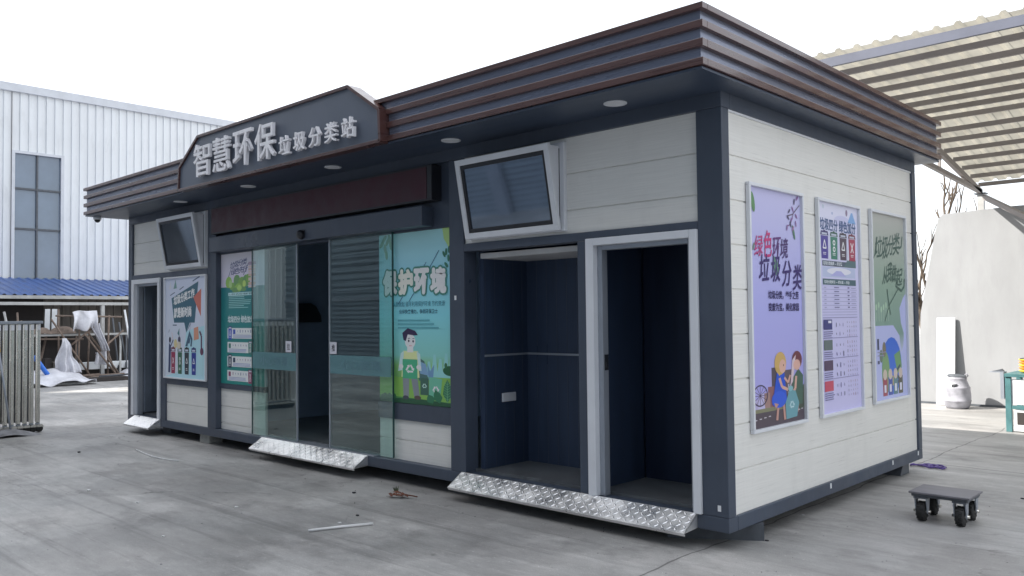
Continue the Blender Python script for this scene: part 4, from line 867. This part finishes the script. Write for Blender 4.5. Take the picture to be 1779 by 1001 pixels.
# teal work bench
tb = thing('teal_workbench', 'teal steel workbench with an angled grey bracket at its left end', 'workbench', (.5, 7.6, 0))
b = MB()
for x in (-.085, 1.2):
    for y in (7.45, 8.05): b.box(x, x+.07, y, y+.06, 0, .72, TEAL)
b.build('leg_frame', tb, bevel=.004)
MB().box(-.085, 1.28, 7.43, 8.13, .7205, .765, TEAL).build('bench_top', tb, bevel=.004)
MB().box(-.013, 1.198, 7.455, 7.495, .30, .345, TEAL).build('cross_bar', tb)
MB().box(-.013, 1.198, 7.47, 7.48, .36, .69, WHITEP).build('infill_panel', tb)
b = MB(); b.box(.01, .9, 7.462, 7.98, .012, .285, WHITEP); b.build('storage_box', tb, bevel=.005)
MB().box(.045, .3, 7.459, 7.4615, .10, .26, DARKBOARD).build('box_opening', tb)
b = MB(); b.box(-.27, -.093, 7.44, 7.60, .775, .785, GREYM); b.box(-.135, -.093, 7.44, 7.60, .43, .775, GREYM); b.build('bracket', tb)
MB().prism([(-.25, 7.5, .786), (-.13, 7.5, .82), (-.10, 7.5, .786)], (0, .05, 0), DARKST).build('clamp', tb)
for i in range(5):
    o = MB().lathe((.15, 7.72, .766+i*.037), (0, 0, 1), [(0, .07), (.012, .11), (.03, .125), (.0345, .125), (.036, .11)], YELLOW if i % 2 == 0 else ORANGE, 24).build('plastic_bowl', loc=(.15, 7.72, .766))
    tag(o, ('yellow' if i % 2 == 0 else 'orange')+' plastic bowl, '+('lowest', 'second from bottom', 'middle one', 'second from top', 'topmost')[i]+' in the stack on the teal workbench', 'bowl', 'stacked bowls')
o = MB().box(.06, .30, 7.62, 7.82, .9515, .962, DARKST).build('metal_plate', loc=(.18, 7.7, .95)); tag(o, 'flat dark plate lying on top of the bowl stack', 'plate')
# bare trees
def bare_tree(name, base, h, label, seed, leaves=0, r=.05):
    rn = random.Random(seed); t = thing(name, label, 'tree', base)
    tr = MB(); br = MB(); tips = []
    def grow(p, d, l, r, lev, b):
        pts = [p]; 
        for i in range(4): d = (d+Vector((rn.uniform(-.16, .16), rn.uniform(-.16, .16), .10))).normalized(); pts.append(pts[-1]+d*l/4)
        b.tube(pts, r, BARK, 6, True, r*.55); tips.append(pts[-1])
        if lev < 4:
            for k in range(3 if lev else 6):
                q = pts[rn.randint(1, 4)]; a = rn.uniform(0, 6.28); s = rn.uniform(.25, .6)
                grow(q, (d+Vector((math.cos(a)*s, math.sin(a)*s, .1))).normalized(), l*rn.uniform(.45, .7), max(.011, r*.6), lev+1, br)
    grow(Vector(base), Vector((.02, 0, 1)), h*.55, r, 0, tr); tr.build('trunk', t); br.build('branches', t)
    if leaves:
        b = MB()
        for i in range(leaves):
            c = rn.choice(tips)+Vector((rn.gauss(0, .12), rn.gauss(0, .12), rn.gauss(0, .15))); a = Vector((rn.uniform(-1, 1), rn.uniform(-1, 1), rn.uniform(-1, 1))).normalized(); e = a.cross(Vector((.3, .2, 1))).normalized(); l = rn.uniform(.03, .06)
            q = b.add([c-a*l, c+e*l*.5, c+a*l, c-e*l*.5]); b.face([q, q+1, q+2, q+3], GREENLEAF)
        b.build('leaves', t)
bare_tree('bare_tree', (-2.70, 12.9, 0), 4.0, 'thin leafless tree standing in the gap left of the white wall', 5, 0, .075)
bare_tree('sparse_tree', (-1.0, 15.5, 0), 5.0, 'sparse tree with a few leaves showing above the white wall', 11, 260, .06)

# ================================================================== LEFT BACKGROUND
FX = -26.0
fa = thing('white_factory', 'large white corrugated factory hall with a tall dark window at the left', 'factory', (FX, 8, 0))
def ribs(y0, y1, z0, z1):
    prof = []; y = y0
    while y < y1-.01:
        prof += [(FX, y, 0), (FX, min(y+.215, y1), 0), (FX+.045, min(y+.228, y1), 0), (FX+.045, min(y+.243, y1), 0)]; y += .25
    prof.append((FX, y1, 0)); b = MB(); b.strip([(p[0], p[1], z0) for p in prof], (0, 0, z1-z0), FACTORY); return b
b = MB()
for y0, y1, z0, z1 in ((-14, 2.95, 0, 8.72), (2.95, 4.45, 6.9, 8.72), (2.95, 4.45, 0, 2.3), (4.45, 34, 0, 8.72)):
    k = ribs(y0, y1, z0, z1); q = len(b.v); b.v += k.v; b.f += [[i+q for i in f] for f in k.f]; b.m += k.m; b.sm += k.sm
b.build('wall', fa)
b = MB(); b.box(FX-20, FX-.01, -14, 34, 8.5, 8.7, FTRIM); b.build('roof', fa)
b = MB(); b.box(FX-.02, FX+.10, -14, 34, 8.721, 8.97, FTRIM); b.build('roof_edge', fa)
MB().box(FX-20, FX-.02, -14, -13.9, 0, 8.5, FACTORY).build('end_wall', fa)
b = MB(); y0, y1, z0, z1 = 2.95, 4.45, 2.3, 6.9
b.box(FX-.05, FX+.06, y0, y0+.09, z0, z1, FTRIM); b.box(FX-.05, FX+.06, y1-.09, y1, z0, z1, FTRIM); b.box(FX-.05, FX+.06, y0+.09, y1-.09, z1-.08, z1, FTRIM)
wn = b.build('window', fa)
MB().box(FX-.06, FX-.04, y0+.09, y1-.09, z0, z1-.08, FGLASS).build('pane', wn)
b = MB(); b.box(FX-.039, FX+.02, 3.655, 3.705, z0, z1-.08, DARKST); b.box(FX-.039, FX+.015, y0+.09, 3.655, 5.70, 5.76, DARKST); b.box(FX-.039, FX+.015, 3.705, y1-.09, 5.70, 5.76, DARKST); b.box(FX-.039, FX+.015, y0+.09, 3.655, 4.45, 4.51, DARKST); b.box(FX-.039, FX+.015, 3.705, y1-.09, 4.45, 4.51, DARKST)
b.build('mullion', wn)
# lean-to shed
ls = thing('blue_roofed_shed', 'low open shed with blue corrugated roof against the white factory', 'shed', (-23.5, 4, 0))
prof = []; y = -8
while y < 14: prof += [(-22.8, y, 2.33), (-22.8, y+.12, 2.33), (-22.8, y+.15, 2.365), (-22.8, y+.20, 2.365), (-22.8, y+.23, 2.33)]; y += .25
MB().strip(prof, (-3.15, 0, .60), BLUEROOF).build('roof', ls)
MB().box(-22.85, -22.80, -8, 14, 2.23, 2.325, PALEPOLE).build('gutter', ls)
MB().box(-24.6, -24.5, -8, 14, 0, 2.45, SHEDWALL).build('back_wall', ls)
for i in range(40): pass
b = MB(); y = 3.44
while y < 8: b.box(-24.495, -24.47, y, y+.22, .0, 2.4, SHEDWALL); y += .25
b.build('wall_boards', ls)
MB().box(-24.49, -24.46, -2, 3.4, 0, 2.4, DARKBOARD).build('dark_bay', ls)
for y in (-1.5, 1.2, 3.95, 6.7, 9.5): MB().box(-21.55, -21.45, y, y+.09, 0, 2.03, PALEPOLE).build('post', ls)
MB().box(-21.56, -21.44, -4, 12, 2.031, 2.11, PALEPOLE).build('top_rail', ls)
MB().box(-21.53, -21.47, -4, 12, 1.20, 1.255, PALEPOLE).build('mid_rail', ls)
MB().box(-22.0, -21.94, -4, 12, 0, 1.18, DARKBOARD).build('low_panel', ls)
for y in (2.80, 2.98): 
    o = MB().slab((-22.4, y, 1.19), (0, .13, 0), (-.05, .03, .75), (-.02, 0, 0), WHITEP).build('white_board', loc=(-22.4, y, 1.19)); tag(o, 'short white board standing in the dark bay of the blue shed', 'board', 'white boards in the shed')
# scaffold trestle
X = -21.0
def pole(b, pts, r=.025, m=RUST): b.tube(pts, r, m, 7)
tr = thing('scaffold_frame', 'rusty pipe scaffold frame with crossed braces before the blue shed', 'scaffold', (X, 3.4, 0))
b = MB(); pole(b, [(X, 2.63, 1.74), (X, 4.33, 1.70)]); b.build('top_bar', tr)
for y0, z0, y1, z1, dx in ((2.86, 1.93, 2.88, 0, -.5), (3.23, 1.74, 3.19, 0, 0), (3.98, 1.75, 3.95, 0, 0), (3.63, 1.75, 3.57, 0, -.4), (3.32, 1.20, 3.28, 0, -.5)):
    b = MB(); pole(b, [(X+dx, y0, z0), (X+dx, y1, z1)]); b.build('upright', tr)
for y0, z0, y1, z1, dx in ((2.50, 1.66, 3.55, .02, .06), (3.42, 1.28, 4.32, .02, .06), (2.99, .97, 3.65, 1.52, .12), (3.60, .68, 4.32, 1.33, .12), (3.28, 1.26, 4.18, 0.02, .2)):
    b = MB(); pole(b, [(X+dx, y0, z0), (X+dx, y1, z1)]); b.build('brace', tr)
b = MB(); pole(b, [(X-.5, 2.3, 1.13), (X-.5, 3.5, 1.10)]); b.build('low_bar', tr)
o = MB().tube([(-20.6, 4.24, 1.89), (-20.35, 4.44, 0.0)], .028, WHITEP, 8).build('leaning_pole', loc=(-20.4, 4.4, 0)); tag(o, 'slim white pole leaning beside the scaffold next to the station', 'pole')
def drape(fn, name, label, amp, seed):
    b = crumple(fn, 40, 26, amp, SHEETP, seed); o = b.build(name, loc=tuple(fn(.5, 1))); o.modifiers.new('thickness', 'SOLIDIFY').thickness = .012; tag(o, label, 'plastic sheet')
def lerp(a, b, t): return a+(b-a)*t
def d1(u, v):   # tent shaped bundle
    y = lerp(lerp(2.76, 2.84, u), lerp(2.50, 3.20, u), v); z = lerp(1.16, .25, v); x = X+.16+.25*v*math.sin(u*math.pi)+.09*math.sin(u*19+2*v)*v
    return (x, y, z)
drape(d1, 'plastic_sheet', 'crumpled whitish plastic sheet hanging in a tent shape at the scaffold foot', .09, 1)
def d2(u, v):
    y = lerp(2.98, 3.62, u); z = lerp(1.84-.08*abs(u-.5), 1.36, v); x = X+.10+.12*math.sin(u*13+1.5*v)*v+.1*math.sin(v*3.1); return (x, y, z)
drape(d2, 'plastic_sheet', 'white plastic sheet bunched over the top bar of the scaffold', .12, 4)
def d3(u, v):
    y = lerp(lerp(3.40, 3.66, u), lerp(3.72, 3.88, u), v); z = lerp(1.55, .80, v); x = X+.22+.10*math.sin(u*12+2*v); return (x, y, z)
drape(d3, 'plastic_sheet', 'long white plastic tail hanging down the right half of the scaffold', .07, 8)
def d4(u, v):
    y = lerp(3.55, 3.86, u); z = lerp(.78, .40, v); x = X+.10+.08*math.sin(u*9); return (x, y, z)
drape(d4, 'plastic_sheet', 'small white plastic rag hanging low behind the scaffold braces', .06, 12)
def d5(u, v): return (lerp(-19.3, -22.0, v), lerp(1.3, 3.1, u)+.2*v, .03+.26*math.sin(v*3.0)*math.sin(u*3.0)+.05)
drape(d5, 'plastic_sheet', 'white plastic sheet lying on the ground beside the folding gate', .12, 15)
o = MB().box(-21.7, -21.5, 3.1, 6.5, .26, .46, WHITEP).build('white_beam', loc=(-21.6, 4.8, .26), bevel=.01); tag(o, 'long white foam beam lying behind the scaffold', 'beam')
for y in (3.3, 4.6, 6.2): tag(MB().box(-21.7, -21.5, y, y+.2, 0, .259, DARKBOARD).build('wood_block', loc=(-21.6, y, 0)), 'dark wooden block under the long white beam', 'block', 'blocks under the white beam')
tag(MB().box(-19.95, -19.8, 1.2, 3.0, 0, .05, WHITEP).build('white_plank', loc=(-19.9, 2.1, 0)), 'flat white plank on the ground right of the folding gate', 'plank')
tag(MB().tube([(-20, 1.82, .74), (-20, 2.15, .24), (-20, 2.2, .13)], .055, BLUEP, 10).build('blue_pipe', loc=(-20, 2.1, .1)), 'blue plastic pipe sticking up from the white sheets', 'pipe')
rn = random.Random(9)
for i in range(12):
    cy = 3.1+rn.random()*.95; cx = -20.4-rn.random()*1.0; a = rn.uniform(-.35, .35); l = rn.uniform(.6, 1.1)
    o = MB().tube([(cx-math.sin(a)*l*.8, cy-l*.5, .03+.02*i*.5), (cx+math.sin(a)*l*.8, cy+l*.5, .05+.02*i*.5)], .025, RUST if i % 3 else DARKST, 7).build('scrap_pipe', loc=(cx, cy, .03))
    tag(o, 'thin metal pipe in the scrap heap at the scaffold foot', 'pipe', 'scrap heap pipes')
tag(crumple(lambda u, v: (-20.6-.6*v, lerp(4.15, 4.75, u), .03+.22*math.sin(u*3.1)*math.sin(v*3.1)), 10, 10, .08, SHEETP, 21).build('white_bag', loc=(-20.9, 4.5, 0)), 'small white crumpled bag on the ground next to the station corner', 'bag')

# more yard clutter against the shed
rn = random.Random(21)
for i in range(11):
    y = rn.uniform(1.5, 5.2); l = rn.uniform(1.0, 1.9); dx = rn.uniform(.15, .5); dy = rn.uniform(-.35, .35)
    o = MB().tube([(-21.75+dx, y, .02), (-21.95, y+dy, l)], .022+.012*rn.random(), (RUST, DARKST, PALEPOLE)[i % 3], 7).build('leaning_bar', loc=(-21.8, y, 0))
    tag(o, ('thin rusty bar', 'thin dark bar', 'thin pale bar')[i % 3]+' leaning against the low dark panel of the blue shed', 'bar', ('rusty', 'dark', 'pale')[i % 3]+' bars leaning on the shed')
o = crumple(lambda u, v: (-21.62-.30*v, lerp(2.3, 3.35, u), 1.262+.20*math.sin(v*3.1)*abs(math.sin(u*6+.4))**.5), 40, 12, .08, RUST, 31).build('debris_pile', loc=(-21.7, 2.8, 1.26)); tag(o, 'rusty tangle of scrap lying on the middle rail of the blue shed', 'scrap')
o = MB().box(-21.75, -21.45, 2.2, 3.5, 1.2555, 1.262, DARKBOARD).build('shelf_board', loc=(-21.6, 2.8, 1.255)); tag(o, 'thin dark board lying on the middle rail under the rusty scrap', 'board')
for i, (y, z) in enumerate(((2.42, .62), (2.62, .52), (5.0, .7))):
    tag(MB().box(-21.4, -21.1, y, y+.16, 0, z, (DARKBOARD, SHEDWALL, DARKST)[i]).build('crate', loc=(-21.2, y, 0), bevel=.01), ('tall dark crate left of the tent shaped sheet', 'brown crate directly left of the tent shaped sheet', 'dark steel crate near the station corner by the shed')[i], 'crate')
tag(MB().prism([(-20.15, 3.05, .001), (-20.15, 4.35, .001), (-20.15, 4.2, .10), (-20.15, 3.2, .12)], (-.5, 0, 0), DARKBOARD).build('board_stack', loc=(-20.4, 3.7, 0)), 'low stack of dark boards in front of the scaffold', 'boards')

# folding gate
gt = thing('folding_gate', 'folded stainless steel accordion gate standing at the left edge', 'gate', (-10.5, -2, 0))
gb = []
for i in range(26):
    y = -.985-i*.0845
    b = MB(); b.box(-10.555, -10.50, y-.024, y+.024, .13, 1.56, STEEL); b.tube([(-10.475, y-.042, .15), (-10.475, y-.042, 1.55)], .011, STEEL, 8); b.box(-10.80, -10.76, y-.075, y+.005, .13, 1.56, DARKST); b.build('bar', gt, bevel=.006)  # rear row coloured dark to stand in for shade between the bars
    if i % 1 == 0:
        b = MB(); b.prism([(-10.56, y-.022, .03), (-10.56, y+.022, .03), (-10.56, y+.022, .129), (-10.56, y-.022, .129)], (.06, 0, 0), GREYM); b.lathe((-10.44, y, .055), (-1, 0, 0), [(0, .03), (.01, .052), (.05, .052), (.06, .03)], RUBBER, 14); b.prism([(-10.46, y-.05, .08), (-10.46, y-.03, .115), (-10.46, y+.03, .115), (-10.46, y+.05, .08)], (.05, 0, 0), STEEL); b.build('wheel', gt)
MB().box(-10.58, -10.46, -3.2, -.94, 1.561, 1.60, GREYM).build('top_cap', gt, bevel=.004)
for i in range(0, 26): 
    y = -.985-i*.0845; MB().box(-10.495, -10.47, y-.03, y+.012, 1.47, 1.545, WHITEM).build('hinge_block', gt)
mp_ = thing('mop', 'grey mop handle with yellow grip leaning on the folded gate', 'mop', (-10.3, -1.42, 0))
MB().tube([(-10.28, -1.40, .08), (-10.42, -1.54, 1.35)], .014, GREYM, 8).build('handle', mp_); MB().tube([(-10.40, -1.52, 1.17), (-10.42, -1.54, 1.36)], .02, YELLOW, 8).build('grip', mp_)
crumple(lambda u, v: (-10.1-.34*v, lerp(-1.75, -1.0, u), .012+.07*math.sin(u*3.1)*math.sin(v*3.1)), 14, 8, .05, RAG, 3).build('mop_head', mp_)

# ================================================================== workshop across the yard (mirrored in the glass)
WY = -12.5
wk = thing('grey_workshop', 'tall grey clad workshop across the yard, mirrored in the door glass', 'workshop', (-4, WY, 0))
WX0, WX1, WH = -31.5, 30.0, 17.0
prof = []; z = 2.32
while z < WH: prof += [(WX0, WY+.03, z), (WX0, WY+.03, z+.22), (WX0, WY+.05, z+.25), (WX0, WY+.05, z+.29)]; z += .32
b = MB().strip(prof, (WX1-WX0, 0, 0), CLAD); z = 2.45
while z < WH-.2: b.box(WX0, WX1, WY+.052, WY+.075, z, z+.05, CLADM); z += .25
b.build('upper_cladding', wk)
b = MB().box(WX0, WX1, WY-.05, WY+.03, 0, 2.2, CLAD); z = .10
while z < 2.1: b.box(WX0, WX1, WY+.0305, WY+.06, z, z+.05, CLADM); z += .16
b.build('lower_cladding', wk)
MB().box(WX0, WX1, WY, WY+.12, 2.2, 2.32, GREYM).build('rail', wk)
MB().box(WX0, WX1, WY-14, WY-.06, 0, WH, CLADD).build('hall_body', wk)
for x in (-25, -19.5, -14, -8.5, -3, 2.5, 8, 13.5, 19, 25): MB().box(x, x+.45, WY+.121, WY+.30, 0, WH-.3, GREYM).build('column', wk)
